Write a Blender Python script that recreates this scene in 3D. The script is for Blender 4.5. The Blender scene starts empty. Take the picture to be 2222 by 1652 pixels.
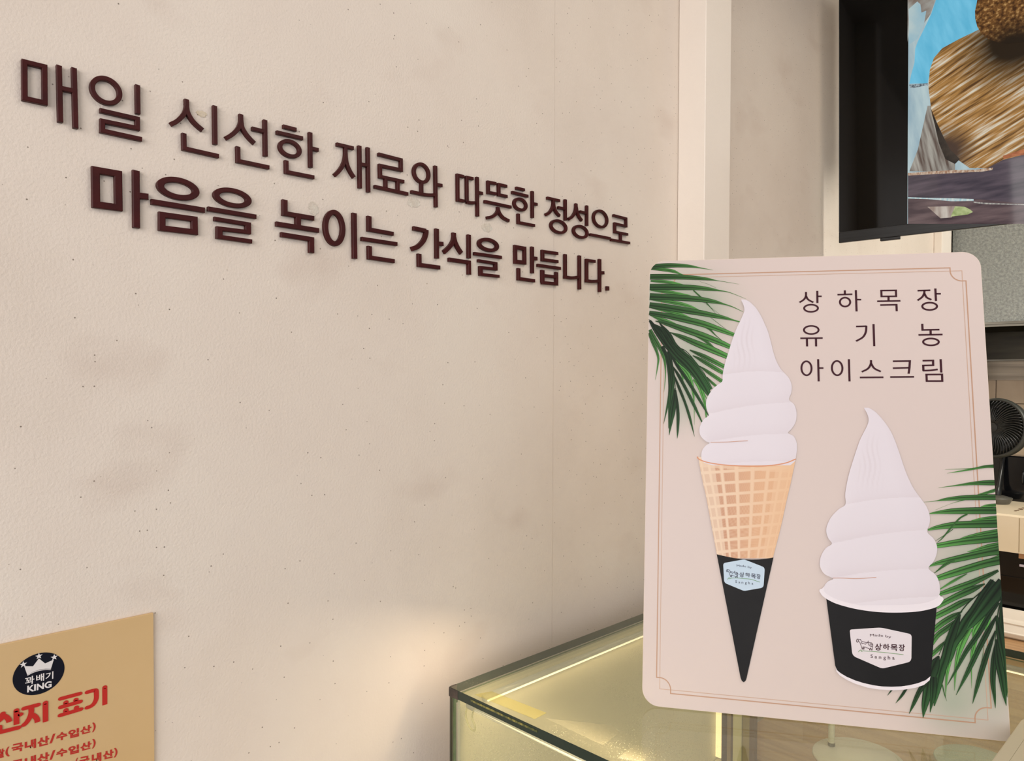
import bpy, math, random
import numpy as np
from mathutils import Matrix, Vector

random.seed(7)
rng = np.random.RandomState(11)
sc = bpy.context.scene
C = sc.collection

# ------------------------------------------------------------------ camera
F, CX, CY = 1588.44, 1111.0, 861.3
YAW, PITCH, ROLL = 0.79015852, 0.02112781, 0.00345109
CAM = np.array([0.814, 0.0, 1.60])
fw = np.array([-math.sin(YAW)*math.cos(PITCH), math.cos(YAW)*math.cos(PITCH), -math.sin(PITCH)])
r0 = np.array([math.cos(YAW), math.sin(YAW), 0.0]); u0 = np.cross(r0, fw)
rt = r0*math.cos(ROLL)+u0*math.sin(ROLL); up = -r0*math.sin(ROLL)+u0*math.cos(ROLL)
cam = bpy.data.cameras.new('camera'); camo = bpy.data.objects.new('camera', cam); C.objects.link(camo)
cam.sensor_fit = 'HORIZONTAL'; cam.sensor_width = 36.0; cam.lens = 36.0*F/2222.0
cam.shift_x = 0.0; cam.shift_y = (CY-826.0)/2222.0; cam.clip_start = 0.02
M = Matrix(((rt[0], up[0], -fw[0], CAM[0]), (rt[1], up[1], -fw[1], CAM[1]), (rt[2], up[2], -fw[2], CAM[2]), (0, 0, 0, 1)))
camo.matrix_world = M
sc.camera = camo

# ------------------------------------------------------------------ world, lights, exposure
def lin(r, g=None, b=None):
    if g is None: r, g, b = r
    f = lambda c: (c/255.0/12.92) if c/255.0 <= 0.04045 else ((c/255.0+0.055)/1.055)**2.4
    return (f(r), f(g), f(b), 1.0)
wd_ = bpy.data.worlds.new('world'); sc.world = wd_; wd_.use_nodes = True
bg = wd_.node_tree.nodes['Background']; bg.inputs[0].default_value = (0.86, 0.90, 1.0, 1); bg.inputs[1].default_value = 0.50
sc.view_settings.view_transform = 'Standard'; sc.view_settings.look = 'None'
sc.view_settings.gamma = 1.0; sc.view_settings.exposure = 0.0; sc.view_settings.use_curve_mapping = False

def area(name, loc, target, sx, sy, power, col):
    l = bpy.data.lights.new(name, 'AREA'); l.shape = 'RECTANGLE'; l.size = sx; l.size_y = sy; l.energy = power; l.color = col
    o = bpy.data.objects.new(name, l); C.objects.link(o); o.location = loc
    d = Vector(target)-Vector(loc); o.rotation_euler = d.to_track_quat('-Z', 'Y').to_euler()
    return o
area('street_daylight', (1.45, -1.9, 2.0), (0.3, 1.0, 1.5), 2.2, 1.7, 60, (1.0, 0.945, 0.905))
area('ceiling_panel_light', (1.15, 1.05, 2.62), (1.0, 1.05, 0), 0.9, 0.9, 9, (1.0, 0.93, 0.84))
area('recess_fill_light', (0.62, 1.72, 2.66), (0.45, 1.8, 0), 0.3, 0.3, 1.6, (1.0, 0.80, 0.54))  # unseen fill lamp, added to warm the recessed wall beside the television
area('hood_fill_light', (1.3, 2.3, 2.66), (1.0, 2.9, 1.6), 0.4, 0.4, 42, (1.0, 0.95, 0.84))  # unseen lamp added to brighten the hood front
area('kitchen_hood_light', (1.35, 3.35, 2.15), (0.9, 3.65, 1.2), 0.3, 0.12, 9, (1.0, 0.66, 0.30))

# ------------------------------------------------------------------ projection helpers
def ray(x, y):
    return fw + rt*(x-CX)/F - up*(y-CY)/F
def on(x, y, p, n):
    d = ray(x, y); p = np.array(p, float); n = np.array(n, float)
    return CAM + d*((p-CAM)@n/(d@n))
def atX(x, y, X): return on(x, y, (X, 0, 0), (1, 0, 0))
def atY(x, y, Y): return on(x, y, (0, Y, 0), (0, 1, 0))
def atZ(x, y, Z): return on(x, y, (0, 0, Z), (0, 0, 1))

class Plane:
    def __init__(s, o, a, b, n):
        s.o, s.a, s.b, s.n = [np.array(v, float) for v in (o, a, b, n)]
    def uv(s, x, y):
        p = on(x, y, s.o, s.n)-s.o
        return np.array([p@s.a, p@s.b])
    def P(s, u, v, h=0.0): return s.o+s.a*u+s.b*v+s.n*h

# ------------------------------------------------------------------ materials
def mat(name, col=(200, 200, 200), rough=0.5, metal=0.0, spec=0.5, emit=None, estr=1.0):
    m = bpy.data.materials.new(name); m.use_nodes = True
    b = m.node_tree.nodes['Principled BSDF']
    b.inputs['Base Color'].default_value = lin(col); b.inputs['Roughness'].default_value = rough
    b.inputs['Metallic'].default_value = metal; b.inputs['Specular IOR Level'].default_value = spec
    if emit is not None:
        b.inputs['Emission Color'].default_value = lin(emit); b.inputs['Emission Strength'].default_value = estr
    return m
def N(m, t, **kw):
    n = m.node_tree.nodes.new(t)
    for k, v in kw.items():
        if k in n.inputs: n.inputs[k].default_value = v
        else: setattr(n, k, v)
    return n
def L(m, a, b): m.node_tree.links.new(a, b)
def bsdf(m): return m.node_tree.nodes['Principled BSDF']
def coords(m, scale=(1, 1, 1), rot=(0, 0, 0), kind='Object'):
    tc = N(m, 'ShaderNodeTexCoord'); mp = N(m, 'ShaderNodeMapping')
    mp.inputs['Scale'].default_value = scale; mp.inputs['Rotation'].default_value = rot
    L(m, tc.outputs[kind], mp.inputs[0]); return mp.outputs[0]
def ramp(m, fac, stops):
    r = N(m, 'ShaderNodeValToRGB'); e = r.color_ramp.elements
    while len(e) < len(stops): e.new(0.5)
    for i, (p, c) in enumerate(stops):
        e[i].position = p; e[i].color = c if len(c) == 4 else lin(c)
    L(m, fac, r.inputs[0]); return r.outputs[0]
def noisy(name, stops, scale=(10, 10, 10), rough=0.5, detail=5, bump=0.0, bscale=200, metal=0, rot=(0, 0, 0), spec=0.5, nscale=1.0):
    m = mat(name, rough=rough, metal=metal, spec=spec)
    v = coords(m, scale, rot)
    n = N(m, 'ShaderNodeTexNoise'); n.inputs['Scale'].default_value = nscale; n.inputs['Detail'].default_value = detail
    L(m, v, n.inputs['Vector']); L(m, ramp(m, n.outputs[0], stops), bsdf(m).inputs['Base Color'])
    if bump:
        v2 = coords(m); n2 = N(m, 'ShaderNodeTexNoise'); n2.inputs['Scale'].default_value = bscale; n2.inputs['Detail'].default_value = 4
        L(m, v2, n2.inputs['Vector']); b = N(m, 'ShaderNodeBump'); b.inputs['Strength'].default_value = 1.0; b.inputs['Distance'].default_value = bump
        L(m, n2.outputs[0], b.inputs['Height']); L(m, b.outputs[0], bsdf(m).inputs['Normal'])
    return m
def vcol(name, rough=0.4, spec=0.4):
    m = mat(name, rough=rough, spec=spec); a = N(m, 'ShaderNodeAttribute'); a.attribute_name = 'Col'
    L(m, a.outputs['Color'], bsdf(m).inputs['Base Color']); return m

def wall_material():
    m = mat('painted_wall', (212, 202, 190), 0.42, spec=0.45)
    v = coords(m)
    n = N(m, 'ShaderNodeTexNoise'); n.inputs['Scale'].default_value = 3.0; n.inputs['Detail'].default_value = 6; n.inputs['Roughness'].default_value = 0.6
    L(m, v, n.inputs['Vector'])
    base = ramp(m, n.outputs[0], [(0.25, (219, 206, 193)), (0.5, (227, 215, 203)), (0.75, (232, 222, 210))])
    vo = N(m, 'ShaderNodeTexVoronoi'); vo.inputs['Scale'].default_value = 85; vo.inputs['Randomness'].default_value = 1.0
    L(m, v, vo.inputs['Vector'])
    sp = ramp(m, vo.outputs['Distance'], [(0.0, (1, 1, 1, 1)), (0.05, (1, 1, 1, 1)), (0.085, (0, 0, 0, 1))])
    # only some of the cells carry a dark fleck
    wn = N(m, 'ShaderNodeSeparateColor'); L(m, vo.outputs['Color'], wn.inputs[0])
    sel = ramp(m, wn.outputs[0], [(0.30, (0, 0, 0, 1)), (0.55, (1, 1, 1, 1))])
    mu = N(m, 'ShaderNodeMath', operation='MULTIPLY'); L(m, sp, mu.inputs[0]); L(m, sel, mu.inputs[1])
    mu2 = N(m, 'ShaderNodeMath', operation='MULTIPLY'); mu2.inputs[1].default_value = 0.8; L(m, mu.outputs[0], mu2.inputs[0])
    mx = N(m, 'ShaderNodeMix', data_type='RGBA'); L(m, mu2.outputs[0], mx.inputs[0]); L(m, base, mx.inputs[6]); mx.inputs[7].default_value = lin(95, 78, 62)
    # brownish rubbed marks
    n3 = N(m, 'ShaderNodeTexNoise'); n3.inputs['Scale'].default_value = 5.5; n3.inputs['Detail'].default_value = 3; L(m, coords(m, (1, 1, 1.6)), n3.inputs['Vector'])
    st = ramp(m, n3.outputs[0], [(0.60, (0, 0, 0, 1)), (0.80, (0.35, 0.35, 0.35, 1))])
    mx2 = N(m, 'ShaderNodeMix', data_type='RGBA'); L(m, st, mx2.inputs[0]); L(m, mx.outputs[2], mx2.inputs[6]); mx2.inputs[7].default_value = lin(188, 165, 150)
    L(m, mx2.outputs[2], bsdf(m).inputs['Base Color'])
    b1 = N(m, 'ShaderNodeTexNoise'); b1.inputs['Scale'].default_value = 330; b1.inputs['Detail'].default_value = 3; L(m, v, b1.inputs['Vector'])
    bu = N(m, 'ShaderNodeBump'); bu.inputs['Strength'].default_value = 0.8; bu.inputs['Distance'].default_value = 0.0006
    L(m, b1.outputs[0], bu.inputs['Height']); L(m, bu.outputs[0], bsdf(m).inputs['Normal'])
    return m
M_wall = wall_material()
M_trim = noisy('painted_trim', [(0.3, (238, 228, 217)), (0.7, (243, 234, 224))], (4, 4, 4), 0.5, bump=0.0004, bscale=300)
M_letter = noisy('maroon_acrylic', [(0.3, (56, 13, 14)), (0.7, (68, 18, 18))], (60, 60, 60), 0.45, spec=0.22, bump=0.00008, bscale=900)
M_gold = noisy('gold_sign_board', [(0.3, (212, 178, 126)), (0.7, (218, 186, 138))], (6, 6, 6), 0.42, metal=0.15, bump=0.00005, bscale=1500)
M_red = mat('red_print', (190, 32, 22), 0.45)
M_navy = mat('navy_print', (14, 16, 30), 0.5, spec=0.2)
M_white = mat('white_print', (226, 222, 222), 0.45)
M_black = mat('black_plastic', (20, 20, 21), 0.35)
M_brownink = mat('brown_ink', (58, 20, 32), 0.5, spec=0.2)
M_blackprint = noisy('black_print', [(0.3, (15, 14, 16)), (0.7, (20, 19, 21))], (30, 30, 30), 0.5, spec=0.2)
M_frameink = mat('copper_line', (182, 142, 116), 0.45)
M_frameink2 = mat('pale_copper_line', (194, 162, 142), 0.45)
M_poster = vcol('poster_print', 0.42, 0.35)
M_edge = mat('poster_board_edge', (222, 205, 190), 0.6)

def glass(name, tint, haze=0.04, hcol=(205, 200, 170), fres=1.45, rough=0.02, specks=False):
    m = bpy.data.materials.new(name); m.use_nodes = True; nt = m.node_tree; nt.nodes.clear()
    out = N(m, 'ShaderNodeOutputMaterial'); tr = N(m, 'ShaderNodeBsdfTransparent'); tr.inputs[0].default_value = tint
    gl = N(m, 'ShaderNodeBsdfGlossy'); gl.inputs['Roughness'].default_value = rough; gl.inputs[0].default_value = (0.95, 1, 0.96, 1)
    fr = N(m, 'ShaderNodeFresnel'); ge = N(m, 'ShaderNodeNewGeometry')
    mi = N(m, 'ShaderNodeMapRange'); mi.inputs['To Min'].default_value = fres; mi.inputs['To Max'].default_value = 1.0/fres
    L(m, ge.outputs['Backfacing'], mi.inputs['Value']); L(m, mi.outputs[0], fr.inputs[0])
    mx = N(m, 'ShaderNodeMixShader'); L(m, fr.outputs[0], mx.inputs[0]); L(m, tr.outputs[0], mx.inputs[1]); L(m, gl.outputs[0], mx.inputs[2])
    df = N(m, 'ShaderNodeBsdfDiffuse'); df.inputs[0].default_value = lin(hcol)
    mx2 = N(m, 'ShaderNodeMixShader'); L(m, mx.outputs[0], mx2.inputs[1]); L(m, df.outputs[0], mx2.inputs[2])
    if specks:
        v = coords(m); vo = N(m, 'ShaderNodeTexVoronoi'); vo.inputs['Scale'].default_value = 420; L(m, v, vo.inputs['Vector'])
        n = N(m, 'ShaderNodeTexNoise'); n.inputs['Scale'].default_value = 7; n.inputs['Detail'].default_value = 4; L(m, v, n.inputs['Vector'])
        s1 = ramp(m, vo.outputs['Distance'], [(0.0, (1, 1, 1, 1)), (0.16, (1, 1, 1, 1)), (0.22, (0, 0, 0, 1))])
        s2 = ramp(m, n.outputs[0], [(0.5, (0, 0, 0, 1)), (0.68, (0.55, 0.55, 0.55, 1))])
        mu = N(m, 'ShaderNodeMath', operation='MULTIPLY_ADD'); L(m, s1, mu.inputs[0]); L(m, s2, mu.inputs[1]); mu.inputs[2].default_value = haze
        L(m, mu.outputs[0], mx2.inputs[0])
    else:
        mx2.inputs[0].default_value = haze
    L(m, mx2.outputs[0], out.inputs[0]); return m
M_glass = glass('showcase_glass', (0.945, 0.955, 0.90, 1), 0.035, specks=True)
M_glass_side = glass('showcase_side_glass', (0.965, 0.975, 0.93, 1), 0.025, specks=True)
M_gedge = mat('glass_cut_edge', (28, 46, 36), 0.12)
M_gedge2 = noisy('pale_glass_cut_edge', [(0.3, (86, 106, 74)), (0.7, (112, 130, 96))], (30, 30, 30), 0.15)
M_tape = glass('clear_tape', (0.95, 0.93, 0.78, 1), 0.08, (170, 160, 96), 1.2, 0.35)
M_tape2 = glass('clear_film', (0.99, 0.985, 0.965, 1), 0.02, (190, 182, 150), 1.15, 0.4)
M_tube = glass('clear_tube', (0.88, 0.89, 0.88, 1), 0.38, (205, 205, 205), 1.5, 0.12)
M_led = mat('led_strip', (255, 240, 210), 0.5, emit=(255, 232, 190), estr=3.0)
M_panel = noisy('cream_back_panel', [(0.3, (196, 190, 166)), (0.7, (204, 198, 176))], (5, 5, 5), 0.35, bump=0.0003, bscale=150)

# ------------------------------------------------------------------ mesh helpers
def setp(o, label=None, cat=None, group=None, kind=None):
    if label: o['label'] = label
    if cat: o['category'] = cat
    if group: o['group'] = group
    if kind: o['kind'] = kind
    return o
def empty(name, loc, label=None, cat=None, group=None, kind=None):
    o = bpy.data.objects.new(name, None); C.objects.link(o); o.location = tuple(loc); o.empty_display_size = 0.02
    return setp(o, label, cat, group, kind)
class G:
    """collects faces in world space"""
    def __init__(s): s.v = []; s.f = []; s.c = []; s.mi = []
    def add(s, verts, faces, col=None, mi=0):
        k = len(s.v); s.v += [tuple(map(float, p)) for p in verts]; s.f += [tuple(i+k for i in f) for f in faces]
        s.mi += [mi]*len(faces)
        if col is not None: s.c += [tuple(c) for c in col] if len(np.shape(col)) > 1 else [tuple(col)]*len(verts)
        return s
    def box(s, a, b, mi=0):
        (x0, y0, z0), (x1, y1, z1) = a, b
        v = [(x0, y0, z0), (x1, y0, z0), (x1, y1, z0), (x0, y1, z0), (x0, y0, z1), (x1, y0, z1), (x1, y1, z1), (x0, y1, z1)]
        return s.add(v, [(0, 3, 2, 1), (4, 5, 6, 7), (0, 1, 5, 4), (1, 2, 6, 5), (2, 3, 7, 6), (3, 0, 4, 7)], mi=mi)
    def hexa(s, P8, mi=0):
        return s.add(P8, [(0, 3, 2, 1), (4, 5, 6, 7), (0, 1, 5, 4), (1, 2, 6, 5), (2, 3, 7, 6), (3, 0, 4, 7)], mi=mi)
    def tube(s, pts, r, seg=10, cap=True, mi=0):
        pts = [np.array(p, float) for p in pts]; rings = []
        for i, p in enumerate(pts):
            t = (pts[min(i+1, len(pts)-1)]-pts[max(i-1, 0)]); t /= np.linalg.norm(t)
            ref = np.array([0, 0, 1.]) if abs(t[2]) < 0.9 else np.array([1., 0, 0])
            e1 = np.cross(t, ref); e1 /= np.linalg.norm(e1); e2 = np.cross(t, e1)
            rr = r[i] if hasattr(r, '__len__') else r
            rings.append([p+(e1*math.cos(2*math.pi*k/seg)+e2*math.sin(2*math.pi*k/seg))*rr for k in range(seg)])
        f = [(i*seg+k, i*seg+(k+1) % seg, (i+1)*seg+(k+1) % seg, (i+1)*seg+k) for i in range(len(pts)-1) for k in range(seg)]
        if cap: f += [tuple(range(seg))[::-1], tuple(range((len(pts)-1)*seg, len(pts)*seg))]
        return s.add([q for ri in rings for q in ri], f, mi=mi)
    def lathe(s, c, prof, seg=48, axis=(0, 0, 1), mi=0):
        ax = np.array(axis, float); ax /= np.linalg.norm(ax); ref = np.array([1., 0, 0]) if abs(ax[0]) < 0.8 else np.array([0, 1., 0])
        e1 = np.cross(ax, ref); e1 /= np.linalg.norm(e1); e2 = np.cross(ax, e1); c = np.array(c, float)
        v = [c+ax*z+(e1*math.cos(2*math.pi*k/seg)+e2*math.sin(2*math.pi*k/seg))*r for (r, z) in prof for k in range(seg)]
        f = [(i*seg+k, i*seg+(k+1) % seg, (i+1)*seg+(k+1) % seg, (i+1)*seg+k) for i in range(len(prof)-1) for k in range(seg)]
        return s.add(v, f, mi=mi)
    def build(s, name, mats, parent=None, smooth=False, base=None, bevel=0.0, **kw):
        v = np.array(s.v)
        if parent is not None:
            p = parent
            off = np.zeros(3)
            while p is not None: off = off+np.array(p.location[:]); p = p.parent
        else:
            off = np.array(base if base is not None else [(v[:, 0].min()+v[:, 0].max())/2, (v[:, 1].min()+v[:, 1].max())/2, v[:, 2].min()])
        me = bpy.data.meshes.new(name); me.from_pydata([tuple(p) for p in (v-off)], [], s.f); me.update()
        for m in (mats if isinstance(mats, (list, tuple)) else [mats]): me.materials.append(m)
        if any(s.mi): me.polygons.foreach_set('material_index', s.mi)
        if s.c:
            a = me.color_attributes.new('Col', 'FLOAT_COLOR', 'POINT')
            cc = np.ones((len(v), 4), np.float32); cc[:, :3] = np.array(s.c)[:, :3]; a.data.foreach_set('color', cc.ravel())
        if smooth: me.polygons.foreach_set('use_smooth', [True]*len(me.polygons))
        o = bpy.data.objects.new(name, me); C.objects.link(o)
        if parent is not None: o.parent = parent
        else: o.location = tuple(off)
        if bevel:
            b = o.modifiers.new('bevel', 'BEVEL'); b.width = bevel; b.segments = 2; b.limit_method = 'ANGLE'
        return setp(o, **kw)

def catmull(P, n=6):
    P = [np.array(p, float) for p in P]; Q = [2*P[0]-P[1]]+P+[2*P[-1]-P[-2]]; out = []
    for i in range(1, len(Q)-2):
        a, b, c, d = Q[i-1:i+3]
        for k in range(n):
            t = k/n; out.append(0.5*((2*b)+(-a+c)*t+(2*a-5*b+4*c-d)*t*t+(-a+3*b-3*c+d)*t**3))
    out.append(P[-1]); return out

def offset(P, wv, wh, closed=False, half=0.5):
    """left and right outlines of a stroke; wv = width of uprights, wh = width of level bars"""
    S = np.array([wv, wh]); Q = [np.array(p)/S for p in P]; n = len(Q); Lf = []; Rt = []
    for i in range(n):
        a = Q[i-1] if (i > 0 or closed) else None; b = Q[i]; c = Q[(i+1) % n] if (i < n-1 or closed) else None
        d1 = None if a is None else (b-a)/max(np.linalg.norm(b-a), 1e-9); d2 = None if c is None else (c-b)/max(np.linalg.norm(c-b), 1e-9)
        if d1 is None: d1 = d2
        if d2 is None: d2 = d1
        n1 = np.array([-d1[1], d1[0]]); n2 = np.array([-d2[1], d2[0]]); m = n1+n2; m /= max(np.linalg.norm(m), 1e-6)
        k = half/max(m@n1, 0.45)
        Lf.append((b+m*k)*S); Rt.append((b-m*k)*S)
    return Lf, Rt

def stroke(g, pl, P, wv, wh, h0, h1, closed=False, ch=0.0, mi=0, round_caps=False):
    """a stroke lying on plane pl, from height h0 to h1, with a small chamfer"""
    if round_caps and not closed and len(P) >= 2:
        P = [np.array(p, float) for p in P]
    Lf, Rt = offset(P, wv, wh, closed); n = len(P)
    f = 1.0
    if ch: L2, R2 = offset(P, wv, wh, closed, 0.5*(1-2*ch/min(wv, wh)))
    else: L2, R2 = Lf, Rt
    if ch and not closed:   # chamfer the ends too
        for A in (L2, R2):
            for i, j in ((0, 1), (-1, -2)):
                d = P[j]-P[i]; d = d/np.linalg.norm(d); A[i] = A[i]+d*ch
    V = []; 
    for i in range(n):
        V += [pl.P(*Lf[i], h0), pl.P(*Lf[i], h1-ch), pl.P(*L2[i], h1), pl.P(*R2[i], h1), pl.P(*Rt[i], h1-ch), pl.P(*Rt[i], h0)]
    Fc = []
    for i in range(n if closed else n-1):
        a = i*6; b = ((i+1) % n)*6
        for k in range(5):
            if not ch and k in (1, 3): continue
            if h1 == h0 and k != 2: continue
            Fc.append((a+k, b+k, b+k+1, a+k+1))
    if not closed and h1 != h0: Fc += [(0, 1, 2, 3, 4, 5), tuple((n-1)*6+k for k in (5, 4, 3, 2, 1, 0))]
    g.add(V, Fc, mi=mi)
    if round_caps and not closed:
        for i, j in ((0, 1), (-1, -2)):
            c = np.array(P[i])
            V = [pl.P(*c, h1+0.00002)]+[pl.P(c[0]+wv/2*math.cos(t), c[1]+wh/2*math.sin(t), h1+0.00002) for t in np.linspace(0, 2*math.pi, 17)[:-1]]
            g.add(V, [(0, k+1, (k+1) % 16+1) for k in range(16)], mi=mi)

def flat(g, pl, uvs, h, col=None):
    """a flat filled outline, triangulated"""
    from mathutils.geometry import tessellate_polygon
    tri = tessellate_polygon([[Vector((p[0], p[1], 0)) for p in uvs]])
    g.add([pl.P(p[0], p[1], h) for p in uvs], [tuple(t) for t in tri], col)

_txt = {}
def glyphs(s, bold):
    k = (s, bold)
    if k not in _txt:
        c = bpy.data.curves.new('lettering', 'FONT'); c.body = s; c.size = 1; c.offset = bold; c.resolution_u = 4
        o = bpy.data.objects.new('lettering', c); C.objects.link(o)
        me = bpy.data.meshes.new_from_object(o.evaluated_get(bpy.context.evaluated_depsgraph_get()))
        v = np.array([q.co[:2] for q in me.vertices]); f = [tuple(p.vertices) for p in me.polygons]
        bpy.data.objects.remove(o); bpy.data.curves.remove(c); bpy.data.meshes.remove(me)
        v = (v-v.min(0))/(v.max(0)-v.min(0)); _txt[k] = (v, f)
    return _txt[k]
def text_in(g, pl, s, quad, h, bold=0.0, mi=0, arc=0.0):
    """letters filling a four-cornered area: TL, TR, BR, BL in plane coordinates"""
    v, f = glyphs(s, bold); TL, TR, BR, BL = [np.array(q) for q in quad]
    out = []
    for x, y in v:
        top = TL+(TR-TL)*x; bot = BL+(BR-BL)*x; p = bot+(top-bot)*y
        p = p+(BL-TL)*arc*(2*x-1)**2
        out.append(pl.P(p[0], p[1], h))
    g.add(out, f, mi=mi)

# ------------------------------------------------------------------ the setting
H = 1.19                       # top of the glass case
def wallY(x, X): return atX(x, 300, X)[1]
Y1 = wallY(1471.5, 0.0)
PX = on(1530, 300, (0, Y1, 0), (0, 1, 0))[0]
Y2 = atX(1585, 300, PX)[1]
Y3 = wallY(2030, 0.0)
PX2 = on(2044, 540, (0, Y3, 0), (0, 1, 0))[0]
Y4 = atX(2064.5, 540, PX2)[1]
seam = atX(1200, 900, 0)[1]
wl = empty('wall_left', (0, 0.9, 0), kind='structure')
G().box((-0.1, -1.6, 0), (0, seam-0.0004, 2.7)).build('wall_panel', M_wall, wl)
G().box((-0.1, seam+0.0004, 0), (-0.0006, Y4+0.8, 2.7)).build('wall_panel', M_wall, wl)
G().box((0, Y1, 0), (PX, Y2, 2.7)).build('trim_1', M_trim, bevel=0.0015, kind='structure')
G().box((0, Y3, 0), (PX2, Y4, 2.7)).build('trim_2', M_trim, bevel=0.0015, kind='structure')
M_floor = noisy('floor_tile', [(0.3, (120, 110, 100)), (0.7, (140, 130, 120))], (3, 3, 3), 0.4)
G().box((-0.1, -3.0, -0.1), (3.2, Y4+0.8, 0)).build('floor', M_floor, kind='structure')
M_ceil = noisy('ceiling_paint', [(0.3, (190, 184, 176)), (0.7, (200, 194, 186))], (2, 2, 2), 0.7)
G().box((-0.1, -1.6, 2.7), (3.2, Y4+0.8, 2.8)).build('ceiling', M_ceil, kind='structure')

# tiled kitchen wall
YB = Y4+0.34
wb = empty('wall_back', (1.2, YB, 0), kind='structure')
M_grout = mat('tile_grout', (96, 84, 70), 0.8)
G().box((-0.1, YB+0.006, 0), (3.2, YB+0.1, 2.7)).build('grout_bed', M_grout, wb)
M_tile = noisy('glazed_tile', [(0.3, (176, 156, 132)), (0.7, (196, 176, 150))], (9, 9, 9), 0.22, bump=0.0004, bscale=60)
tm = None
ts = 0.098
for i in range(22):
    for j in range(8):
        x = 0.004+i*0.1; z = 1.02+j*0.1
        if tm is None:
            o = G().box((x, YB, z), (x+ts, YB+0.008, z+ts)).build('tile', M_tile, wb, bevel=0.0015); tm = o
            X0, Z0 = x, z
        else:
            o = tm.copy(); C.objects.link(o); o.location = (x-X0, 0, z-Z0)

# hood: rough grey sheet with a rolled lower lip
YH = Y4+0.03
hz = atY(2160, 699, YH)[2]; hx0 = atY(2067, 540, YH)[0]
M_hood = noisy('galvanised_sheet', [(0.35, (132, 136, 134)), (0.65, (160, 164, 160))], (120, 120, 120), 0.40, metal=0.25, bump=0.0022, bscale=230)
M_hoodlip = noisy('steel_lip', [(0.4, (120, 118, 110)), (0.6, (150, 148, 140))], (4, 4, 60), 0.35, metal=0.6)
hood = empty('range_hood', (1.3, YH, hz), 'rough grey galvanised metal hood front hanging above the kitchen, right of the narrow cream pilaster', 'hood')
G().box((hx0, YH, hz), (3.1, YH+0.004, 2.7)).build('front_sheet', M_hood, hood)
G().box((hx0, YH+0.004, hz+0.01), (hx0+0.004, YB, 2.7)).build('side_sheet', M_hood, hood)
gl = G(); gl.box((hx0, YH-0.008, hz-0.008), (3.1, YH+0.004, hz)); gl.box((hx0, YH-0.004, hz-0.017), (3.1, YH+0.002, hz-0.010)); gl.box((hx0, YH-0.001, hz-0.010), (3.1, YH+0.001, hz-0.008))
gl.build('lower_lip', M_hoodlip, hood)
M_dark = noisy('dark_steel', [(0.3, (40, 38, 32)), (0.7, (66, 62, 52))], (5, 5, 30), 0.35, metal=0.5)  # plain dark steel for the inner baffle and splash sheet
G().hexa([(hx0+.01, YH+.01, hz+.10), (3.1, YH+.01, hz+.10), (3.1, YB-.01, hz-.02), (hx0+.01, YB-.01, hz-.02), (hx0+.01, YH+.01, hz+.11), (3.1, YH+.01, hz+.11), (3.1, YB-.01, hz-.01), (hx0+.01, YB-.01, hz-.01)]).build('inner_baffle', M_dark, hood)
# steel shelf band on the wall under the hood
zl = atY(2200, 783, YB-0.03)[2]
wr = empty('steel_wall_rail', (1.3, YB-0.02, zl-0.05), 'dull steel band fixed along the tiled wall just under the hood', 'rail')
G().box((0.012, YB-0.03, zl), (3.1, YB-0.001, zl+0.006)).build('ledge', M_hoodlip, wr)
G().box((0.012, YB-0.012, zl-0.075), (3.1, YB-0.001, zl)).build('back_plate', noisy('brushed_steel', [(0.3, (110, 104, 96)), (0.7, (150, 142, 130))], (2, 2, 60), 0.25, metal=0.8), wr)
G().box((0.012, YB-0.008, zl+0.006), (3.1, YB-0.001, zl+0.16)).build('splash_sheet', M_dark, wr)

# ------------------------------------------------------------------ glass display case
CXW = 0.064
cor = atX(975, 1489, CXW); YC0 = cor[1]
YC1 = atZ(2198, 1411, H)[1]
XC1 = 1.12; TH = 0.012; DZ = 0.84
M_body = noisy('white_case_body', [(0.3, (205, 200, 190)), (0.7, (214, 208, 198))], (3, 3, 3), 0.5)
case = empty('display_case', ((CXW+XC1)/2, (YC0+YC1)/2, 0), 'glass-topped counter display case with lit tubes under its edges, along the cream wall', 'display case')
g = G(); x0, x1, y0, y1 = CXW, XC1, YC0, YC1; z0, z1 = H-TH, H
v = [(x0, y0, z0), (x1, y0, z0), (x1, y1, z0), (x0, y1, z0), (x0, y0, z1), (x1, y0, z1), (x1, y1, z1), (x0, y1, z1)]
g.add(v, [(0, 3, 2, 1), (4, 5, 6, 7)], mi=0); g.add(v, [(0, 1, 5, 4), (1, 2, 6, 5), (2, 3, 7, 6), (3, 0, 4, 7)], mi=1)
g.build('top_pane', [M_glass, M_gedge], case, label='horizontal greenish glass top with dark cut edges')
def pane(name, a, b, thin, **kw):
    g = G(); (X0, Y0, Z0), (X1, Y1_, Z1) = a, b
    v = [(X0, Y0, Z0), (X1, Y0, Z0), (X1, Y1_, Z0), (X0, Y1_, Z0), (X0, Y0, Z1), (X1, Y0, Z1), (X1, Y1_, Z1), (X0, Y1_, Z1)]
    fs = [(0, 3, 2, 1), (4, 5, 6, 7), (0, 1, 5, 4), (1, 2, 6, 5), (2, 3, 7, 6), (3, 0, 4, 7)]
    big = (2, 4) if thin == 'y' else (3, 5)
    g.add(v, [fs[i] for i in big], mi=0); g.add(v, [fs[i] for i in range(6) if i not in big], mi=1)
    return g.build(name, [M_glass_side, M_gedge2], case, **kw)
pane('side_pane', (x0+0.004, y0+0.003, DZ), (x1-0.003, y0+0.009, z0-0.0008), 'y')
pane('side_pane', (x1-0.009, y0+0.010, DZ), (x1-0.003, y1-0.010, z0-0.0008), 'x')
pane('side_pane', (x0+0.004, y1-0.009, DZ), (x1-0.003, y1-0.003, z0-0.0008), 'y')
G().box((x0+0.003, y0+0.012, DZ), (x0+0.008, y1-0.012, z0-0.002)).build('back_panel', M_panel, case, label='cream panel closing the wall side of the case')
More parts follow.
